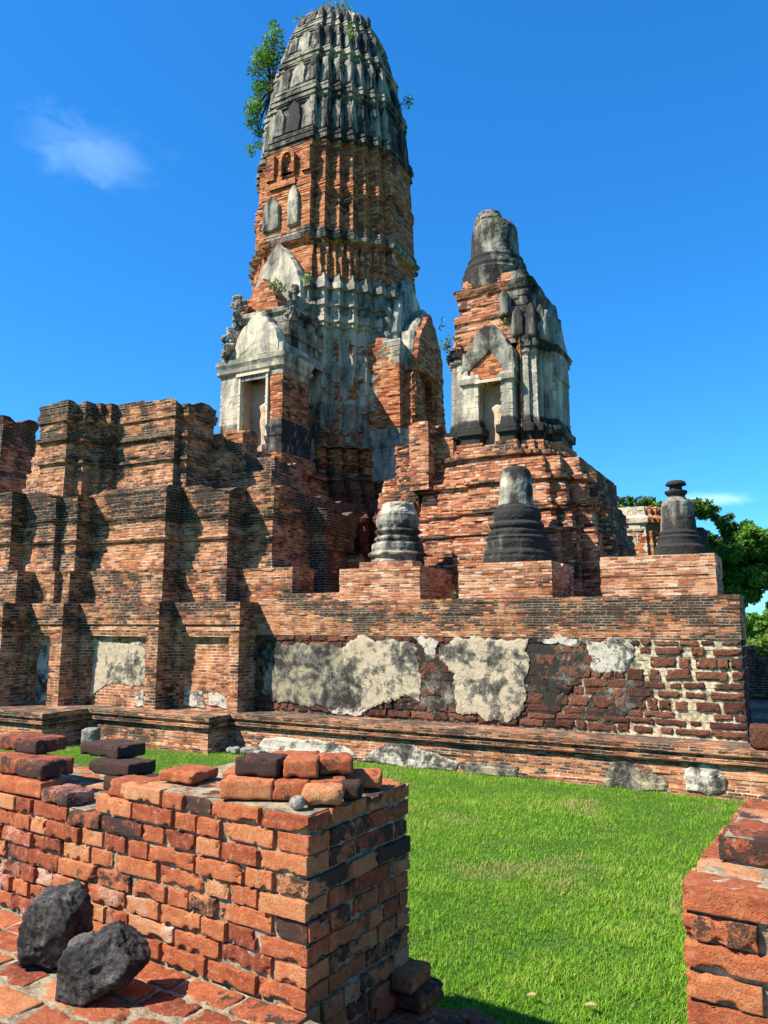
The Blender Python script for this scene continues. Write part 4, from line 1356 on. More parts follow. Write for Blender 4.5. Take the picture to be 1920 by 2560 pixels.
# ================================================================== STATUES IN THE NICHES
def statue(u, v, z, h, label, yaw=0.0, lean=0.0):
    """standing figure without head: one continuous skin of stacked ovals, arms hanging at the sides"""
    mb = MB((u, v, z))
    rows = [(0, .13, .10), (.03, .135, .11), (.06, .10, .085), (.12, .105, .08), (.3, .115, .085), (.5, .125, .092), (.62, .135, .10), (.70, .125, .09), (.80, .115, .082), (.9, .15, .095), (.96, .175, .098), (1.0, .15, .085), (1.02, .06, .06), (1.04, .045, .045), (1.05, .0, .0)]
    n = 28
    an = np.arange(n) / n * 2 * math.pi
    vs = []
    zz = [r[0] for r in rows]
    zf = np.linspace(0, 1.05, 60)
    for t in zf:
        a = np.interp(t, zz, [r[1] for r in rows])
        b_ = np.interp(t, zz, [r[2] for r in rows])
        # the robe flares on both sides and folds down the front
        fold = 1 + .05 * np.cos(an * 9) * (t < .68)
        arm = 1 + .42 * np.exp(-(np.sin(an) / .35) ** 2) * np.interp(t, [0, .42, .47, .9, .97, 1.0], [0, 0, .6, .38, .1, 0])
        cx = lean * math.sin(t * 3) * .05
        x = (a * np.cos(an) * arm * fold + cx) * h
        y = b_ * np.sin(an) * fold * h
        vs.append(np.column_stack([u + x * math.cos(yaw) - y * math.sin(yaw), v + x * math.sin(yaw) + y * math.cos(yaw), np.full(n, z + t * h)]))
    V_ = np.concatenate(vs)
    V_ += (fbm(V_ * 14, 3, 3)[:, None]) * .012
    i0 = np.arange(n)
    i1 = (i0 + 1) % n
    q = np.concatenate([np.column_stack([k * n + i0, k * n + i1, (k + 1) * n + i1, (k + 1) * n + i0]) for k in range(len(zf) - 1)])
    mb.add(V_, q)
    ob = mb.build('standing_statue', M_STATUE, smooth=True)
    return place(ob, (u, v, z), AT, label, 'statue')


statue(-10.66, 14.10, 6.17, 1.02, 'headless cream standing statue in the niche of the great tower porch', 0)
statue(-4.70, 13.46, 5.40, .78, 'headless orange-cream statue with bent hip in the niche of the smaller shrine', -.4, 1.2)

# ================================================================== BELL STUPAS ON THE PEDESTALS
def stupa(label, c, zb, bands, name='stupa', k_r=1.0):
    t = thing(name, label, 'stupa', (c[0], c[1], zb), AT)
    for k, (nm, prof, at_, rg) in enumerate(bands):
        mb = MB((c[0], c[1], zb))
        lathe(mb, c, [(r * k_r, z) for r, z in prof], n=72, attr=at_, rough=rg * 1.7, seed=k * 3 + 1, seg=.02)
        part(mb, nm, M_STUPA, t)
    return t


def zone_dark(b0, amp=.35):
    return lambda P: np.column_stack([np.ones(len(P)), np.zeros(len(P)), b0 + .30 + amp * (vnoise(P * 4, 7) - .5)])


stupa('truncated stupa of weathered beige mouldings with missing bell on the leftmost of three brick pedestals', (-6.02, 11.85), 3.05, [
    ('base_ring', [(.47, 3.02), (.48, 3.14), (.46, 3.20), (.47, 3.22), (.53, 3.24), (.535, 3.265), (.50, 3.29), (.475, 3.31), (.475, 3.36)], zone_dark(.38), .02),
    ('moulding', [(.475, 3.36), (.47, 3.43), (.45, 3.455), (.40, 3.47), (.40, 3.49), (.43, 3.52), (.435, 3.545), (.395, 3.57), (.36, 3.59), (.36, 3.61), (.415, 3.65), (.425, 3.67), (.38, 3.70), (.36, 3.73)], zone_dark(.32), .014),
    ('neck_band', [(.36, 3.73), (.385, 3.78), (.395, 3.84), (.385, 3.89), (.375, 3.93), (.38, 3.95), (.35, 3.985), (.33, 4.0)], zone_dark(.2), .015),
    ('broken_core', [(.33, 4.0), (.29, 4.08), (.27, 4.15), (.22, 4.17), (.0, 4.16)], zone_dark(-.05), .03)], k_r=.97)
stupa('tall bell-shaped stupa with pale streaked bell on the middle brick pedestal', (-3.85, 11.85), 3.0, [
    ('base_ring', [(.62, 2.98), (.62, 3.10), (.60, 3.14), (.61, 3.18), (.585, 3.22), (.55, 3.25), (.555, 3.35), (.53, 3.40)], zone_dark(.75), .02),
    ('moulding', [(.53, 3.40), (.545, 3.43), (.52, 3.46), (.49, 3.47), (.50, 3.50), (.505, 3.53), (.45, 3.56), (.44, 3.58), (.475, 3.62), (.48, 3.65), (.43, 3.69), (.40, 3.71)], zone_dark(.75), .014),
    ('bell_foot', [(.40, 3.71), (.42, 3.76), (.42, 3.84), (.41, 3.87), (.39, 3.88), (.385, 3.92), (.34, 3.96), (.31, 3.99)], zone_dark(.7), .012),
    ('bell', [(.325, 3.98), (.305, 4.06), (.292, 4.2), (.285, 4.36), (.272, 4.48), (.25, 4.55), (.20, 4.60), (.11, 4.63), (.0, 4.64)], lambda P: np.column_stack([np.ones(len(P)), np.zeros(len(P)), .48 + .8 * np.clip((P[:, 2] - 4.34) / .22, 0, 1) + .75 * (vnoise(P * 5, 9) - .5)]), .014)], k_r=.92)
stupa('dark grey bell stupa with disc finial on the rightmost brick pedestal', (-1.36, 11.64), 3.02, [
    ('base_ring', [(.42, 3.0), (.43, 3.13), (.435, 3.16), (.41, 3.18), (.375, 3.20), (.37, 3.26), (.375, 3.28)], zone_dark(.85), .012),
    ('bell_foot', [(.375, 3.28), (.38, 3.30), (.345, 3.32), (.335, 3.34), (.345, 3.36), (.335, 3.38), (.305, 3.41)], zone_dark(.8), .01),
    ('bell', [(.315, 3.40), (.30, 3.5), (.285, 3.62), (.278, 3.76), (.262, 3.81), (.235, 3.835), (.175, 3.85), (.17, 3.87), (.15, 3.885), (.15, 3.895)], zone_dark(.55, .7), .010),
    ('finial', [(.15, 3.89), (.14, 3.91), (.175, 3.94), (.195, 3.965), (.195, 3.985), (.16, 3.99), (.11, 3.995), (.105, 4.05), (.11, 4.06), (.175, 4.07), (.18, 4.09), (.15, 4.125), (.10, 4.14), (.0, 4.14)], zone_dark(.85), .008)], k_r=.80)
fr = MB((-1.15, 11.98, 3.02))
lathe(fr, (-1.15, 11.98), [(.15, 2.98), (.145, 3.3), (.135, 3.42), (.10, 3.47), (.0, 3.48)], attr=zone_dark(.85), rough=.03, seed=5)
o = fr.build('stupa_fragment', M_STUPA)
place(o, (-1.15, 11.98, 3.02), AT, 'small dark broken stupa stump half hidden behind the disc-topped stupa', 'stupa stump')

# ================================================================== DISTANT SHRINE
SB = (-4.1, 24.0, 0)
shr = thing('ruined_shrine', 'distant small ruined shrine with white stucco gable, left of the disc-topped stupa', 'shrine', SB, AT)
shr.scale = (.854, .854, .854)
shr.location = (*to_world(-4.1 * .854, 24 * .854, 0, AT)[:2], .307)
s1 = MB(SB)
loft(s1, poly_c([(.42, 1.0), (.42, .9), (.58, .9), (.58, .78), (.72, .78), (.72, .66), (.66, .66)][:6] + [(.72, .72)], -4.1, 24.6), [(-.36, .1), (4.0, .05), (5.0, 0), (5.05, .08), (5.2, .1), (5.3, 0), (5.55, 0)], seg=.12, course=.06,
     attr=lambda P: np.column_stack([.62 + .4 * (vnoise(P * 1.5, 61) - .5) - .6 * ((P[:, 0] > -3.55)), np.zeros(len(P)), np.full(len(P), .12)]), rough=.02, jit=.01, ragged=.2, seed=190)
s1.build('shrine_body', M_TOWER, shr)
s2 = MB(SB)
slab(s2, gable(.8, .62), .25, lambda x, z, d: (-4.2 + x, 23.58 - d, 4.85 + z), seg=.06, attr=(1, 0, .1), rough=.03, seed=191)
s2.build('pediment', M_STUPA, shr)
niche_frame_base = None
s3 = MB(SB)
for a in (-4.52, -3.98):
    box(s3, a, 23.57, a + .13, 23.9, 3.6, 4.82, seg=.06, attr=(.8, 0, .3), rough=.03, erode=.05)
box(s3, -4.62, 23.55, -3.72, 23.9, 4.80, 4.86, seg=.06, attr=(.8, 0, .5), rough=.03, erode=.05)
s3.build('door_frame', M_TOWER, shr)
s4 = MB(SB)
for k in range(6):
    box(s4, -3.42 + k * .02, 23.95 + k * .2, -3.22 + k * .02, 24.07 + k * .2, 3.5, 5.5 - .05 * k, seg=.1, attr=(.05, .05, .1), seed=k)
s4.build('brick_ribs', M_TOWER, shr)

# ================================================================== RIGHT BACKGROUND: WALL, STEP, TREES
c0, s0 = math.cos(AT), math.sin(AT)


def w2uv(x, y):
    return (x * c0 - y * s0, x * s0 + y * c0)


u_, v_ = w2uv(7.2, 16.2)
WBs = (u_, v_, 0)
bwall = MB(WBs)
loft(bwall, rect(u_, v_, u_ + .55, v_ + .6), [(0, 0), (1.62, 0)], seg=.12, attr=(.0, .28, .1), rough=.03, jit=.012, ragged=.3, seed=201)
loft(bwall, rect(u_ + .55, v_ + .05, u_ + 6, v_ + .6), [(0, 0), (1.36, 0)], seg=.12, attr=(.0, .28, .1), rough=.03, jit=.012, ragged=.25, seed=202)
o = bwall.build('background_wall', M_BRICK)
place(o, WBs, AT, 'low broken dark brick wall in the background beyond the right end of the terrace', 'brick wall')
bs = MB((.5, 13.2, 0))
box(bs, -.2, 12.7, 5, 13.4, 0, .42, seg=.15, attr=(.0, .3, 0), ragged=.08, rough=.02, seed=203)
o = bs.build('low_brick_kerb', M_BRICK)
place(o, (.5, 13.2, 0), AT, 'low dark brick kerb behind the right end of the plinth', 'kerb')
lk = MB((-.3, 10.62, .58))
rbox(lk, (-.3, 10.62, .58 + .135), (.50, .40, .27), yaw=.05, rad=.05, n=(14, 12, 10), seed=4, rough=.018, chip=.03, attr=(.5, .1, 0))
o = lk.build('laterite_block', M_LAT, smooth=True)
place(o, (-.3, 10.62, .58), AT, 'squared brown laterite block lying on the plinth at the right picture edge', 'stone block')


def leaves(mb, centers, radii, per, size, rnd, flat=1.0, lo=0.0, hi=1.0):
    """clumps of small leaf quads; each clump has its own tone"""
    for c, r in zip(centers, radii):
        n = max(6, int(per * r * r))
        d = rnd.normal(size=(n, 3))
        d /= np.linalg.norm(d, axis=1)[:, None]
        rad = r * rnd.random(n) ** .45
        p = np.asarray(c) + d * rad[:, None] * np.array([1, 1, flat])
        a = rnd.normal(size=(n, 3))
        a /= np.linalg.norm(a, axis=1)[:, None]
        b_ = np.cross(a, rnd.normal(size=(n, 3)))
        b_ /= np.linalg.norm(b_, axis=1)[:, None]
        s = size * (.6 + .8 * rnd.random(n))[:, None]
        q = np.stack([p - a * s, p - b_ * s * .45, p + a * s, p + b_ * s * .45], 1).reshape(-1, 3)
        tone = np.clip(lo + (hi - lo) * (rnd.random() * .55 + .45 * rnd.random(n)), 0, 1)
        A = np.repeat(np.column_stack([tone, tone, tone]), 4, 0)
        mb.add(q, np.arange(n * 4).reshape(-1, 4), None, A)


def tube(mb, pts, rads, n=8, attr=(0, 0, 0)):
    pts = [np.asarray(p, float) for p in pts]
    rings = []
    for i, p in enumerate(pts):
        d = pts[min(i + 1, len(pts) - 1)] - pts[max(i - 1, 0)]
        d = d / np.linalg.norm(d)
        a = np.cross(d, [0.3, .9, .2])
        a /= np.linalg.norm(a)
        b_ = np.cross(d, a)
        an = np.arange(n) / n * 2 * math.pi
        rings.append(p + (np.cos(an)[:, None] * a + np.sin(an)[:, None] * b_) * rads[i])
    i0 = np.arange(n)
    i1 = (i0 + 1) % n
    q = np.concatenate([np.column_stack([k * n + i0, k * n + i1, (k + 1) * n + i1, (k + 1) * n + i0]) for k in range(len(pts) - 1)])
    mb.add(np.concatenate(rings), q, None, attr)


def tree(name, label, cat, base, clumps, per, leafsize, mat, limbs, seed, lo=0.0, hi=1.0, flat=.8, sub=16, subr=.42):
    t = bpy.data.objects.new(name, None)
    COL.objects.link(t)
    t.location = base
    t['label'] = label
    t['category'] = cat
    rnd = np.random.default_rng(seed)
    tr = MB(base)
    for pts, rd in limbs:
        tube(tr, pts, rd)
    tr.build('trunk', M_BARK, t, smooth=True)
    cr = MB(base)
    cs, rs = [], []
    for (x, y, z, r) in clumps:
        for k in range(sub):
            d = rnd.normal(size=3)
            d /= np.linalg.norm(d)
            cs.append(np.array((x, y, z)) + d * r * (.55 + .4 * rnd.random()) * np.array([1, 1, flat]))
            rs.append(r * subr * (.6 + .7 * rnd.random()))
    leaves(cr, cs, rs, per, leafsize, rnd, .75, lo, hi)
    cr.build('crown', mat, t)
    return t


cl = []
rt = np.random.default_rng(5)
for x in np.arange(11.4, 18.5, .55):
    top = np.interp(x, [11.2, 12.2, 13.2, 14.5, 18], [5.3, 5.15, 5.25, 5.6, 6.0])
    bot = np.interp(x, [11.2, 12.6, 13.0, 13.6, 18], [2.9, 2.75, 2.75, 2.95, 3.1])
    for zc_ in np.arange(bot + .2, top - .2, .5):
        cl.append((x + rt.uniform(-.3, .3), 28 + rt.uniform(-1.2, 1.2), zc_ + rt.uniform(-.2, .2), rt.uniform(.5, .75)))
tree('shade_tree', 'broad dark green feathery-leaved tree beyond the right end of the terrace', 'tree', (16.4, 28.6, 0), cl, 2600, .075, M_LEAF,
     [([(16.4, 28.6, 0), (16.3, 28.6, 1.8), (15.7, 28.5, 3.2), (14.2, 28.3, 4.0), (12.6, 28.1, 4.5)], [.34, .3, .22, .12, .04]), ([(15.9, 28.5, 2.8), (16.6, 28.2, 4.2), (17.2, 28, 5.2)], [.2, .14, .05])], 11, .05, .95)
cl = [(8.7 + .5 * k + rt.uniform(-.15, .15), 27.2 + rt.uniform(-.5, .5), np.interp(k, [0, 3, 5, 7, 9], [6.05, 6.25, 6.15, 5.75, 5.1]) + rt.uniform(-.15, .15), .42) for k in range(9)]
cl += [(10.6 + .45 * k, 27.4, 4.6 + rt.uniform(-.3, .3), .5) for k in range(4)]
cl += [(8.9 + .58 * k, 27.2, np.interp(k, [0, 3, 6, 7], [5.0, 5.1, 4.7, 4.2]) + rt.uniform(-.2, .2), .5) for k in range(7)]
tree('young_tree', 'yellow-green tree with compound leaves showing behind the dark disc-topped stupa', 'tree', (10.8, 27.4, 0), cl, 1300, .085, M_LEAF_PALE,
     [([(10.8, 27.4, 0), (10.8, 27.4, 2.2), (10.9, 27.3, 4.0), (10.7, 27.2, 5.4)], [.2, .17, .11, .03]), ([(10.85, 27.4, 3), (11.6, 27.3, 4.4), (12.2, 27.2, 5.2)], [.1, .07, .02]), ([(10.85, 27.4, 3.2), (10.2, 27.3, 4.6), (9.8, 27.2, 5.5)], [.1, .06, .02])], 12)
tree('bush', 'bright green bush behind the background brick wall at the right', 'bush', (11.2, 22, 0), [(10.9, 22, 1.4, .55), (11.5, 22.3, 1.5, .6), (12.2, 22, 1.3, .6), (10.7, 21.9, .9, .5), (11.4, 21.8, .8, .6), (12.8, 22.2, 1.2, .7)], 1800, .06, M_LEAF_PALE,
     [([(11.2, 22, 0), (11.2, 22, .8), (11.3, 22, 1.4)], [.05, .04, .02])], 13, .1, 1.0)
tree('distant_tree', 'blue-green far tree line seen under the shade tree at the right edge', 'tree', (24, 60, 0), [(22 + 1.4 * k, 60, 2.0 + rt.uniform(-.4, .4), 1.3) for k in range(14)], 420, .16, M_LEAF, [([(24, 60, 0), (24, 60, 2)], [.3, .2])], 14, .3, 1.0)


# plants on the ruins
def plant(name, label, cat, pts, mat, size, seed, stem=True, per=1100, group=None, lo=.1, hi=1.0):
    base = pts[0][:3]
    t = thing(name, label, cat, base, AT, group)
    rnd = np.random.default_rng(seed)
    b0 = base
    if stem:
        st = MB(b0)
        for p in pts[1:]:
            m = np.array(base) * .5 + np.array(p[:3]) * .5 + rnd.normal(size=3) * .04
            tube(st, [base, m, p[:3]], [.03 if len(pts) > 12 else .012, .02 if len(pts) > 12 else .009, .004], 5)
        st.build('stem', M_BARK, t)
    lf = MB(b0)
    leaves(lf, [p[:3] for p in pts], [p[3] for p in pts], per, size, rnd, 1.0, lo, hi)
    lf.build('foliage', mat, t)
    return t


pt = [(-12.9, 17.0, 18.2, .15)]
for (u, z, r) in [(-12.78, 20.15, .14), (-12.71, 19.85, .24), (-13.0, 19.7, .22), (-13.25, 19.6, .2), (-13.11, 19.26, .3), (-12.80, 19.45, .28), (-13.35, 19.24, .26), (-13.0, 18.94, .3), (-13.45, 18.85, .22), (-13.55, 18.5, .24), (-13.15, 18.53, .24), (-13.3, 18.2, .2), (-13.7, 17.95, .26), (-13.42, 17.73, .24), (-13.6, 17.5, .24), (-13.5, 17.1, .2), (-13.62, 17.2, .16), (-13.5, 16.6, .13), (-13.66, 16.36, .16), (-13.4, 16.9, .12)]:
    pt.append((u + .03, 17.0 + rt.uniform(-.2, .2), z, r * 1.25))
plant('wall_fig_tree', 'leafy green fig tree growing out of the left side of the great tower top', 'tree', pt, M_LEAF, .05, 3, per=2300)
plant('small_wall_plant', 'sparse sprig sticking out from the right side of the great tower top', 'plant', [(-9.1, 18.0, 16.9, .05), (-8.9, 18, 17.0, .1), (-8.76, 18, 17.1, .13), (-8.8, 18, 16.85, .12), (-8.68, 18, 16.95, .1)], M_LEAF, .045, 4, per=1500)
plant('grass_tuft', 'pale green grass growing over the rounded summit of the great tower', 'grass tuft', [(-11.1, 17.2, 20.1, .2), (-11.4, 17.0, 20.0, .25), (-11.8, 16.8, 19.85, .2), (-10.9, 17.0, 20.35, .25), (-10.6, 17.2, 20.3, .22), (-11.2, 17.4, 20.55, .15), (-10.75, 17.6, 20.6, .16), (-11.75, 16.9, 20.05, .13), (-10.3, 17.2, 20.0, .16)], M_LEAF_PALE, .05, 5, False, 900, lo=.3)
plant('small_wall_plant', 'green creeper hanging on the ribs near the right of the tower top', 'plant', [(-9.75, 16.45, 18.5, .1), (-9.75, 16.35, 18.3, .13), (-9.68, 16.3, 18.15, .1), (-9.8, 16.4, 18.65, .1)], M_LEAF_PALE, .04, 6, per=1500)
plant('small_wall_plant', 'small yellow-green plant on the left of the tower ribs below the summit', 'plant', [(-11.15, 16.0, 17.75, .08), (-11.1, 15.95, 17.9, .1), (-11.15, 15.95, 17.65, .13)], M_LEAF_PALE, .04, 7, per=1500, lo=.4)
plant('small_wall_plant', 'dark green plant hanging low on the right edge of the tower top', 'plant', [(-9.2, 17.3, 16.2, .1), (-9.2, 17.2, 16.0, .16), (-9.25, 17.2, 15.8, .12)], M_LEAF, .04, 8, per=1500)
plant('fern', 'bright green fern on the ledge above the porch pediment', 'plant', [(-10.36, 13.95, 9.95, .1), (-10.4, 13.95, 10.1, .16), (-10.25, 13.98, 10.02, .17), (-10.5, 13.95, 10.12, .1), (-10.2, 13.95, 9.9, .12)], M_LEAF_PALE, .045, 9, False, 1500, lo=.3)
plant('fern', 'yellowish fern on the ledge right of the porch pediments', 'plant', [(-9.5, 14.0, 10.0, .1), (-9.52, 14.0, 10.1, .13), (-9.42, 14.0, 10.08, .1)], M_LEAF_PALE, .045, 10, False, 1500, lo=.6)
plant('small_wall_plant', 'green and yellow shrub on the left cornice of the smaller shrine', 'plant', [(-5.68, 13.4, 7.5, .1), (-5.68, 13.35, 7.6, .13), (-5.6, 13.35, 7.66, .1), (-5.76, 13.35, 7.52, .1)], M_LEAF_PALE, .035, 15, per=1900, lo=.2)
plant('small_wall_plant', 'tiny green plant above the niche of the smaller shrine', 'plant', [(-4.44, 13.22, 7.68, .06), (-4.44, 13.2, 7.74, .08), (-4.4, 13.2, 7.7, .07)], M_LEAF_PALE, .03, 16, per=2600)
plant('small_wall_plant', 'olive tuft drooping from the bell shoulder of the smaller shrine', 'plant', [(-4.78, 13.85, 10.3, .06), (-4.76, 13.8, 10.2, .09), (-4.72, 13.77, 10.05, .05)], M_LEAF_PALE, .025, 17, False, 2600, lo=.5, hi=.9)
plant('small_wall_plant', 'dark sprig on the outer edge of the ruined right porch of the great tower', 'plant', [(-7.7, 17.6, 9.75, .06), (-7.62, 17.6, 9.85, .1), (-7.6, 17.6, 10.0, .08)], M_LEAF, .035, 18, per=1500)
plant('small_wall_plant', 'green weed in the gap between the left and middle brick pedestals', 'plant', [(-4.72, 11.3, 2.48, .05), (-4.72, 11.25, 2.55, .07)], M_LEAF_PALE, .03, 19, False, 4000)

# ================================================================== NEAR WALLS
C0 = .079
Z0 = .65
UW, VW, VB = -1.92, 2.42, 3.18
FB = (UW, VW, 0.0)


def top_rows(u):
    """how many courses stand at u on the left wall"""
    if u > -2.98:
        return 9
    if u > -3.18:
        return 8
    if u > -3.45:
        return 7
    return 7


lwall = thing('near_brick_wall', 'near broken brick wall end of bright orange bricks with grey mortar at the lower left', 'brick wall', FB, AF)
nb = MB(FB)
rr = random.Random(12)


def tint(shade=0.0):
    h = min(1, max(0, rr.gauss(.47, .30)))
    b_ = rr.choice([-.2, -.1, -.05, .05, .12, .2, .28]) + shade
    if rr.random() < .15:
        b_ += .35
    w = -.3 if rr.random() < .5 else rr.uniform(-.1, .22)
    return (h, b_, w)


rows = []
z = Z0
for r in range(9):
    rows.append((r, Z0 + r * C0))
MH = .012
for r in range(-9, 9):
    z = Z0 + r * C0
    hh = C0 - rr.uniform(.008, .017)
    # left (front) face, from the corner leftwards
    if r >= 0:
        u = UW
        first = True
        full = r >= 6
        while u > -5.4:
            ln = rr.choice([.13, .14, .2, .25, .27, .28]) * rr.uniform(.9, 1.1)
            if first:
                ln = .24 if r % 2 == 0 else .16
            uc_ = u - ln / 2
            if top_rows(uc_) > r:
                tz = .25 if uc_ < -3.7 and r >= 7 else 0
                whit = (.42 if (uc_ < -2.75 and r in (1, 2, 3)) else .42 if uc_ < -3.3 and r in (0, 4) else 0)
                tt = tint(tz + (.1 if r == 8 and uc_ < -2.5 else 0))
                tt = (tt[0], tt[1], max(tt[2], whit * rr.uniform(.4, 1.2) - .1) if whit else tt[2])
                rbox(nb, (uc_, VW + .07 - rr.uniform(-.006, .010), z + C0 / 2 + rr.uniform(-.003, .003)), (ln - .004, .14, hh), yaw=rr.gauss(0, .012), tilt=(rr.gauss(0, .012), rr.gauss(0, .012)),
                     rad=rr.uniform(.002, .005), n=(20, 8, 8), seed=rr.random() * 99, rough=.004, chip=rr.uniform(.010, .026), attr=tt)
            u -= ln + rr.uniform(.008, .02)
            first = False
        if full:
            # whole thickness of the wall where its top shows
            v = VW + .155
            while v < VB - .02:
                w_ = min(.14, VB - v)
                u = UW - .15 - rr.uniform(0, .1)
                while u > -5.4:
                    ln = rr.uniform(.2, .28)
                    if top_rows(u - ln / 2) > r:
                        rbox(nb, (u - ln / 2, v + w_ / 2, z + C0 / 2 + rr.uniform(-.004, .004)), (ln - .01, w_ - .01, hh), yaw=rr.gauss(0, .02), rad=.01, n=(8, 5, 3), seed=rr.random() * 99, attr=tint(.18))
                    u -= ln + .012
                v += w_ + .012
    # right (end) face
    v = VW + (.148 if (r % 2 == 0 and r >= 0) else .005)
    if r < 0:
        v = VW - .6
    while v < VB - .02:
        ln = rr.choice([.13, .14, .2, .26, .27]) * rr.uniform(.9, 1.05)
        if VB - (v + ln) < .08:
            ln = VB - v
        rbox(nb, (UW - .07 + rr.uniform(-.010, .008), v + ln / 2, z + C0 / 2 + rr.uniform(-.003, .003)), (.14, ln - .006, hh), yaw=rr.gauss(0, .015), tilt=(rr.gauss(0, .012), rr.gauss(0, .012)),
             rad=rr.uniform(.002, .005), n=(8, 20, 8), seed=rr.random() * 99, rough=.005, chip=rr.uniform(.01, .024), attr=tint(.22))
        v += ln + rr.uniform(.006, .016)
# spreading foot at the far corner
for (du, dv, zz, l) in [(.06, .70, .50, .2), (.10, .74, .42, .22), (.13, .60, .34, .26), (.16, .72, .26, .24), (.12, .45, .26, .2), (.18, .5, .18, .26), (.2, .78, .18, .2), (.22, .62, .10, .28), (.2, .3, .10, .26), (.24, .82, .03, .24), (.26, .5, .02, .26)]:
    rbox(nb, (UW + du - .05, VW + dv, zz + .04), (.16, l, .07), yaw=rr.gauss(0, .12), rad=.014, n=(6, 8, 5), seed=rr.random() * 99, rough=.006, chip=.025, attr=tint(.2))
nb.build('bricks', M_NEAR, lwall, smooth=True)


def grid_face(mb, f, nu, nv, seed, amp):
    a, b_ = np.meshgrid(np.linspace(0, 1, nu), np.linspace(0, 1, nv), indexing='ij')
    P, Nn = f(a.ravel(), b_.ravel())
    P = P + Nn * (fbm(P * 16, seed, 4) * 2 * amp)[:, None]
    i = np.arange(nu * nv).reshape(nu, nv)
    mb.add(P, np.stack([i[:-1, :-1], i[1:, :-1], i[1:, 1:], i[:-1, 1:]], -1).reshape(-1, 4))


mm = MB(FB)


def mortar_block(mb, u0, v0, u1, v1, z0, z1, seed):
    e = .018
    u0 += e; v0 += e; u1 -= e; v1 -= e; z1 -= .009
    nu = max(3, int((u1 - u0) / .018)); nz = max(3, int((z1 - z0) / .018)); nv = max(3, int((v1 - v0) / .018))
    grid_face(mb, lambda a, b_: (np.column_stack([u0 + (u1 - u0) * a, np.full(a.size, v0), z0 + (z1 - z0) * b_]), np.array([[0, -1, 0]])), nu, nz, seed, .010)
    grid_face(mb, lambda a, b_: (np.column_stack([np.full(a.size, u1), v0 + (v1 - v0) * a, z0 + (z1 - z0) * b_]), np.array([[1, 0, 0]])), nv, nz, seed + 1, .010)
    grid_face(mb, lambda a, b_: (np.column_stack([np.full(a.size, u0), v1 - (v1 - v0) * a, z0 + (z1 - z0) * b_]), np.array([[-1, 0, 0]])), nv, nz, seed + 4, .006)
    grid_face(mb, lambda a, b_: (np.column_stack([u1 - (u1 - u0) * a, np.full(a.size, v1), z0 + (z1 - z0) * b_]), np.array([[0, 1, 0]])), nu, nz, seed + 2, .006)
    grid_face(mb, lambda a, b_: (np.column_stack([u0 + (u1 - u0) * a, v0 + (v1 - v0) * b_, np.full(a.size, z1)]), np.array([[0, 0, 1]])), nu, nv, seed + 3, .006)


for (a, b_, nrow) in [(-5.4, -3.62, 7), (-3.62, -3.18, 7), (-3.18, -2.98, 8), (-2.98, UW, 9)]:
    mortar_block(mm, a - (.02 if a > -5.3 else 0), VW, b_ + (.0 if b_ == UW else .02), VB, Z0 - .02, Z0 + nrow * C0, int(-a * 10))
mortar_block(mm, -5.4, VW - .6, UW, VB, -.05, Z0 - .01, 77)
mm.build('mortar', M_MORTAR, lwall, smooth=True)

# right pier
UR = -.55
RB = (UR, VW, 0.0)
rwall = thing('near_brick_pier', 'near orange brick pier at the right edge with dark bricks on top', 'brick pier', RB, AF)
nb = MB(RB)
for r in range(-9, 11):
    z = Z0 + r * C0
    hh = C0 - rr.uniform(.008, .016)
    setb = 0 if r < 9 else (.27 if r == 9 else .27)
    left = UR + (0 if r < 9 else .06 if r == 9 else .27)
    vrow = VW + (0 if r < 9 else .26 if r == 9 else .30)
    vi = vrow
    k = 0
    while vi < VB - .03:
        w_ = .14
        u = left
        first = True
        while u < UR + 1.6:
            ln = rr.choice([.14, .2, .25, .27, .28]) * rr.uniform(.92, 1.1)
            if first:
                ln = .25 if (r + k) % 2 == 0 else .2
            if k == 0 or r >= 7 or first:
                tt = tint(-.1 if r < 9 else .45 if k == 0 else .1)
                rbox(nb, (u + ln / 2, vi + .07 - (rr.uniform(-.006, .010)), z + C0 / 2 + rr.uniform(-.003, .003)), (ln - .004, w_ - .004, hh), yaw=rr.gauss(0, .012), tilt=(rr.gauss(0, .012), rr.gauss(0, .012)),
                     rad=rr.uniform(.002, .005), n=(20, 8, 8), seed=rr.random() * 99, rough=.004, chip=rr.uniform(.010, .024), attr=tt)
            u += ln + rr.uniform(.008, .018)
            first = False
        vi += .15
        k += 1
nb.build('bricks', M_NEAR, rwall, smooth=True)
mm = MB(RB)
mortar_block(mm, UR, VW, UR + 1.6, VB, -.05, Z0 + 9 * C0, 91)
mortar_block(mm, UR + .06, VW + .26, UR + 1.6, VB, Z0 + 9 * C0 - .02, Z0 + 10 * C0, 92)
mm.build('mortar', M_MORTAR, rwall, smooth=True)

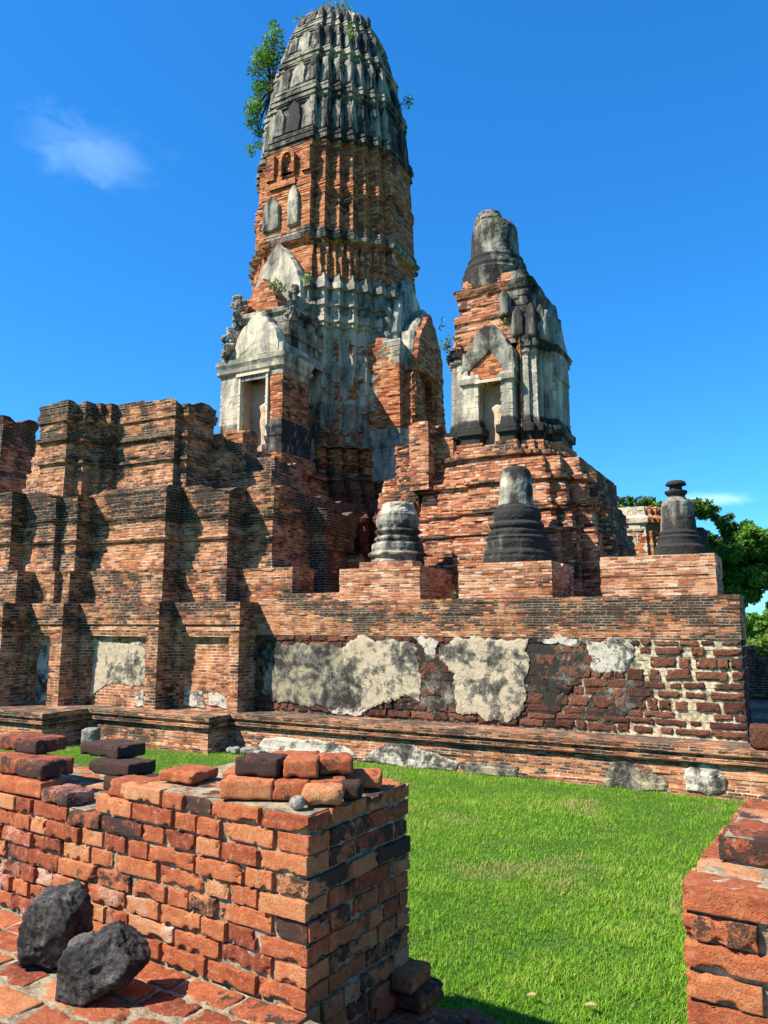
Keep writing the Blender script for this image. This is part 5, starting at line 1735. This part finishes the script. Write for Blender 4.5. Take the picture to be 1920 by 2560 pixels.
# brick floor in front of the wall
fl = MB(FB)
u = -6.0
r = 0
v = VW - .005
while v > -1.0:
    w_ = .135 + rr.uniform(-.006, .01)
    u = -1.86 - rr.uniform(0, .2)
    while u > -6:
        ln = rr.uniform(.22, .30)
        rbox(fl, (u - ln / 2, v - w_ / 2, Z0 - .035 + rr.uniform(-.007, .005)), (ln - .004, w_ - .002, .07), yaw=rr.gauss(0, .02), tilt=(rr.gauss(0, .015), rr.gauss(0, .015)), rad=.012, n=(10, 6, 2), seed=rr.random() * 99, rough=.004, chip=.012,
             attr=(min(1, max(0, rr.gauss(.32, .22))), rr.choice([.05, .12, .2, .28, .38]), -.1 + rr.uniform(-.2, .25)))
        u -= ln + .018
    v -= w_ + .02
fo = fl.build('brick_floor', M_NEAR, smooth=True)
place(fo, FB, AF, kind='structure')
fl = MB(FB)
grid_face(fl, lambda a, b_: (np.column_stack([-6.2 + 6.9 * a, -3 + 5.42 * b_, np.full(a.size, Z0 - .010)]), np.array([[0, 0, 1]])), 260, 200, 5, .012)
o = fl.build('floor_mortar', M_MORTAR, smooth=True)
place(o, FB, AF, kind='structure')
fl = MB(FB)
box(fl, -6.3, -3.2, .7, 2.40, -.1, Z0 - .05, seg=.2, attr=(0, .2, 0), seed=301)
o = fl.build('terrace_ground', M_BRICK)
place(o, FB, AF, kind='structure')


# ---- loose bricks, rocks and a pebble
def loose(name, label, cat, c, size, yaw, attr, mat=None, seed=1, rad=.012, chip=.015, rough=.005, n=(14, 9, 6), tilt=(0, 0), group=None):
    mb = MB(c)
    rbox(mb, (c[0], c[1], c[2] + size[2] / 2), size, yaw=yaw, tilt=tilt, rad=rad, n=n, seed=seed, rough=rough, chip=chip, attr=attr)
    o = mb.build(name, mat or M_NEAR, smooth=True)
    return place(o, c, AF, label, cat, group)


ZT = Z0 + 9 * C0
E1 = ZT + .001
GB = 'loose bricks lying on the wall tops'
# second layer on the pier, turned a little towards the lawn
loose('loose_brick', 'crumbly orange brick at the left front of the small stack on the near wall', 'brick', (-2.33, 2.53, E1), (.23, .14, .078), .5, (.75, -.15, -.5), seed=3, chip=.03, group=GB)
loose('loose_brick', 'blackened brick right of the crumbly orange one in the lower stack layer', 'brick', (-2.165, 2.62, E1), (.15, .15, .075), .5, (.35, .30, -.2), seed=5, group=GB)
loose('loose_brick', 'dark brick with whitish edge behind the brown chunk in the lower stack layer', 'brick', (-2.07, 2.74, E1), (.16, .14, .07), .75, (.3, .25, .0), seed=7, group=GB)
loose('loose_brick', 'orange brick at the far right end of the stack, grass behind it', 'brick', (-2.06, 2.93, E1), (.24, .13, .072), .5, (.55, -.1, -.4), seed=9, group=GB)
loose('loose_brick', 'orange brick under the top layer at the back left of the stack', 'brick', (-2.46, 2.70, E1), (.26, .16, .074), .45, (.6, -.2, -.4), seed=11, group=GB)
loose('loose_brick', 'plain brick under the top layer in the middle back of the stack', 'brick', (-2.24, 2.80, E1), (.22, .15, .072), .5, (.5, .1, -.4), seed=12, group=GB)
E2 = E1 + .077
loose('loose_brick', 'black brick at the left of the top stack layer', 'brick', (-2.335, 2.615, E2), (.20, .15, .078), .32, (.2, .8, -.6), seed=13, group=GB)
loose('loose_brick', 'half red half grey brick in the middle of the top stack layer', 'brick', (-2.175, 2.69, E2), (.15, .15, .074), .6, (.45, .05, .05), seed=15, group=GB)
loose('loose_brick', 'dark red brick at the right of the top stack layer', 'brick', (-2.10, 2.83, E2), (.15, .15, .074), .75, (.25, .22, -.2), seed=17, group=GB)
loose('loose_brick', 'flat brick at the back of the top stack layer', 'brick', (-2.31, 2.80, E2), (.22, .14, .068), .5, (.4, .35, -.1), seed=18, group=GB)
loose('brick_chunk', 'rounded orange-brown broken brick lying on the right edge of the pier top', 'brick', (-1.985, 2.60, E1), (.17, .12, .075), .55, (.95, .0, -.6), seed=19, rad=.03, chip=.04, rough=.01, group=GB)
loose('brick_chunk', 'small black brick stub behind the orange-brown chunk', 'brick', (-1.95, 2.745, E1), (.10, .11, .072), .5, (.2, .8, -.6), seed=21, rad=.02, chip=.02, group=GB)
mbs = MB((-2.03, 2.485, ZT))
rbox(mbs, (-2.03, 2.485, ZT + .021), (.064, .056, .05), rad=.024, n=(10, 10, 10), seed=2, rough=.006, chip=.01)
o = mbs.build('pebble', M_STONE, smooth=True)
place(o, (-2.03, 2.485, ZT), AF, 'pale grey rounded pebble on the corner of the near wall top', 'stone')
# row of bricks along the left part of the wall top
loose('loose_brick', 'cracked dark brown brick sitting at the edge right of the notch in the wall top', 'brick', (-3.05, 2.52, Z0 + 8 * C0), (.24, .15, .075), .0, (.3, .3, -.1), seed=23, group=GB)
loose('loose_brick', 'smooth red brick between the cracked dark brick and the crumbly orange one', 'brick', (-2.82, 2.52 + .12, ZT), (.2, .2, .05), .1, (.35, -.2, -.5), seed=25, group=GB)
# dark stepped stack at the left
zz = Z0 + 7 * C0 + .002
loose('loose_brick', 'reddish worn brick at the left edge of the picture, under a thick dark brick', 'brick', (-3.88, 2.50, zz), (.42, .15, .082), .02, (.4, .0, .0), seed=27, group=GB)
loose('loose_brick', 'grey cracked brick end below the dark stepped stack', 'brick', (-3.54, 2.50, zz - .01), (.22, .16, .07), .0, (.1, .5, .35), seed=29, group=GB)
loose('loose_brick', 'long black brick lowest on the right of the dark stepped stack', 'brick', (-3.46, 2.88, zz - .012), (.34, .22, .078), -.05, (.2, .85, -.6), seed=31, group=GB)
loose('loose_brick', 'black brick one step up in the dark stepped stack', 'brick', (-3.63, 2.90, zz + .062), (.32, .2, .072), .06, (.2, .85, -.6), seed=33, group=GB)
loose('loose_brick', 'black brick near the top of the dark stepped stack, grass behind it', 'brick', (-3.82, 2.98, zz + .130), (.34, .2, .072), .0, (.2, .8, -.6), seed=35, group=GB)
loose('loose_brick', 'thick dark brown brick at the left edge above the reddish one', 'brick', (-3.94, 2.55, zz + .084), (.46, .2, .09), .03, (.25, .5, -.3), seed=37, rad=.015, group=GB)
loose('loose_brick', 'topmost dark red brick of the stack at the left picture edge', 'brick', (-4.14, 2.66, zz + .175), (.4, .2, .078), .02, (.15, .5, -.5), seed=39, rad=.015, group=GB)

def rock(label, c, size, yaw, tilt, seed, shape):
    """laterite boulder: a lumpy ball squeezed by a few planes"""
    mb = MB(c)
    n1, n2 = 110, 80
    th = np.linspace(0, math.pi, n2)
    ph = np.arange(n1) / n1 * 2 * math.pi
    T_, P_ = np.meshgrid(th, ph, indexing='ij')
    d = np.column_stack([(np.sin(T_) * np.cos(P_)).ravel(), (np.sin(T_) * np.sin(P_)).ravel(), np.cos(T_).ravel()])
    r = np.ones(len(d)) * 1.25
    rnd = np.random.default_rng(seed)
    for (nx, ny, nz, dist) in shape:
        nn = np.array([nx, ny, nz], float)
        nn /= np.linalg.norm(nn)
        dd = d @ nn
        r = np.where(dd > .05, np.minimum(r, dist / np.maximum(dd, .05)), r)
    p = d * r[:, None] * np.array(size)
    p += d * (fbm(p * 6, seed, 6, .55) * .075 + fbm(p * 60, seed + 2, 3) * .012 - np.maximum(0, fbm(p * 24, seed + 8, 3) - .08) * .05)[:, None]
    M = np.array(Matrix.Rotation(yaw, 3, 'Z') @ Matrix.Rotation(tilt[0], 3, 'X') @ Matrix.Rotation(tilt[1], 3, 'Y'))
    p = p @ M.T
    p[:, 2] -= p[:, 2].min()
    p += np.array(c)
    i = np.arange(n1 * n2).reshape(n2, n1)
    j = np.roll(i, -1, 1)
    mb.add(p, np.stack([i[:-1], i[1:], j[1:], j[:-1]], -1).reshape(-1, 4))
    o = mb.build('laterite_rock', M_ROCK, smooth=True)
    return place(o, c, AF, label, 'rock', None)


rock('larger black boulder with broad flat side leaning against the brick wall', (-3.10, 2.14, Z0 - .03), (.185, .13, .175), .15, (.12, .22), 5, [(1, .2, .1, .75), (-1, -.3, .5, .72), (0, -1, .35, .7), (-.45, 0, 1, .8), (.6, 0, 1, .98), (0, 1, 0, .9), (-.8, -.6, -.3, .85), (.5, -.8, -.2, .75), (.3, -.3, -1, .8)])
rock('smaller black boulder lying in front of the larger one near the wall corner', (-2.68, 2.08, Z0 - .02), (.165, .10, .10), .62, (.1, -.38), 9, [(1, 0, .4, .85), (-1, 0, .3, .9), (0, -1, .5, .72), (.1, -.2, 1, .8), (0, 1, 0, .9), (-.5, -.8, .1, .8), (.7, -.4, .8, .85)])

for k, (u, v, yw, l, lab) in enumerate([(-2.08, 3.80, .3, .2, 'dark brick end lying in the grass at the bottom edge, nearest to the wall foot'), (-1.93, 3.86, -.1, .24, 'second dark brick lying in the grass at the bottom edge, further from the wall foot')]):
    loose('loose_brick', lab, 'brick', (u, v, -.01), (l, .14, .075), yw, (.2, .45, -.4), seed=60 + k, rad=.02, chip=.02, group='loose bricks lying in the grass')
for k, (u, v, lab) in enumerate([(-1.81, 4.30, 'pale dry leaf lying on the lawn near the shadow of the wall'), (-1.50, 4.37, 'larger straw-coloured dry leaf on the lawn near the bottom edge')]):
    mb = MB((u, v, .03))
    slab(mb, [(-.03, -.012), (0, -.024), (.032, -.004), (.028, .016), (0, .024), (-.026, .012)], .003, lambda x, z, d, u=u, v=v: (u + x, v + z, .035 + d + abs(z) * .35 + x * .2), seg=.008, rough=.004, seed=k)
    o = mb.build('fallen_leaf', M_STRAW, smooth=True)
    place(o, (u, v, .03), AF, lab, 'leaf', 'fallen leaves on the lawn')
for k, (u, v, sx, sz, lab) in enumerate([(-8.13, 10.10, .14, .10, 'grey stone at the inner corner of the plinth, left of the others'), (-7.90, 10.20, .17, .09, 'brownish stone in the middle of three at the foot of the plinth'), (-7.66, 10.16, .12, .07, 'smallest of three stones at the foot of the plinth'), (-10.8, 9.55, .2, .3, 'grey stone block standing in the left inner corner of the plinth')]):
    mb = MB((u, v, 0))
    rbox(mb, (u, v, sz * .45), (sx * 1.6, sx * 1.2, sz), yaw=k * .7, rad=.04, n=(10, 8, 8), seed=k + 70, rough=.02, chip=.03)
    o = mb.build('stone', M_STONE, smooth=True)
    place(o, (u, v, 0), AT, lab, 'stone')

# ================================================================== LAWN
def grass_field(nblades, seed):
    rnd = np.random.default_rng(seed)
    y = 3.6 + (13.4 - 3.6) * rnd.random(int(nblades * 2.4)) ** 1.2
    x = (rnd.random(y.size) * 2 - 1) * (y * .62 + .5)
    u = x * math.cos(AT) - y * math.sin(AT)
    v = x * math.sin(AT) + y * math.cos(AT)
    front = np.where(u < -11.22, 8.86, np.where(u < -8.44, 9.8, 10.33))
    uf = x * math.cos(AF) - y * math.sin(AF)
    vf_ = x * math.sin(AF) + y * math.cos(AF)
    ok = (v < front) & ~((vf_ < 3.2) & ((uf < -1.88) | (uf > -.57) | (vf_ < 2.45)))
    x, y = x[ok][:nblades], y[ok][:nblades]
    n = len(x)
    zg = fbm(np.column_stack([x * .5, y * .5, np.zeros(n)]), 3, 3) * .06 - .012
    pat = fbm(np.column_stack([x * 1.1, y * 1.1, np.zeros(n)]), 9, 4)
    pat2 = fbm(np.column_stack([x * 5, y * 5, np.zeros(n)]), 19, 3)
    h = (.016 + .022 * rnd.random(n)) * (1 + 1.3 * pat2 + 1.2 * pat)
    tall = rnd.random(n) < .012
    h = np.where(tall, h * 2.2, h)
    an = rnd.random(n) * 2 * math.pi
    lean = (.3 + 1.3 * rnd.random(n)) * h
    w = .0017 + .0016 * rnd.random(n)
    dx, dy = np.cos(an), np.sin(an)
    px, py = -dy * w, dx * w
    B = np.column_stack([x, y, zg])
    side = np.column_stack([px, py, np.zeros(n)])
    mid = B + np.column_stack([dx * lean * .35, dy * lean * .35, h * .62])
    tip = B + np.column_stack([dx * lean, dy * lean, h])
    V_ = np.stack([B - side, B + side, mid + side * .8, mid - side * .8, tip], 1).reshape(-1, 3)
    i = np.arange(n) * 5
    tone = np.clip(.60 + .75 * pat + .6 * pat2 + rnd.normal(size=n) * .17, 0, .92)
    tone = np.where(rnd.random(n) < .035, .97, tone)
    dryv = fbm(np.column_stack([x * 1.3 + 40, y * 1.3, np.zeros(n)]), 29, 5)
    tone = np.where(rnd.random(n) < np.clip((dryv - .06) * 5, 0, .75), .97, tone)
    mb = MB()
    mb.add(V_, np.column_stack([i, i + 1, i + 2, i + 3]), np.column_stack([i + 3, i + 2, i + 4]), np.repeat(np.column_stack([tone] * 3), 5, 0))
    return mb.build('lawn_grass', M_GRASS)


gr = grass_field(370000, 77)
place(gr, (0, 0, 0), 0, 'short bright green lawn between the near brick walls and the temple plinth', 'grass', None, 'stuff')
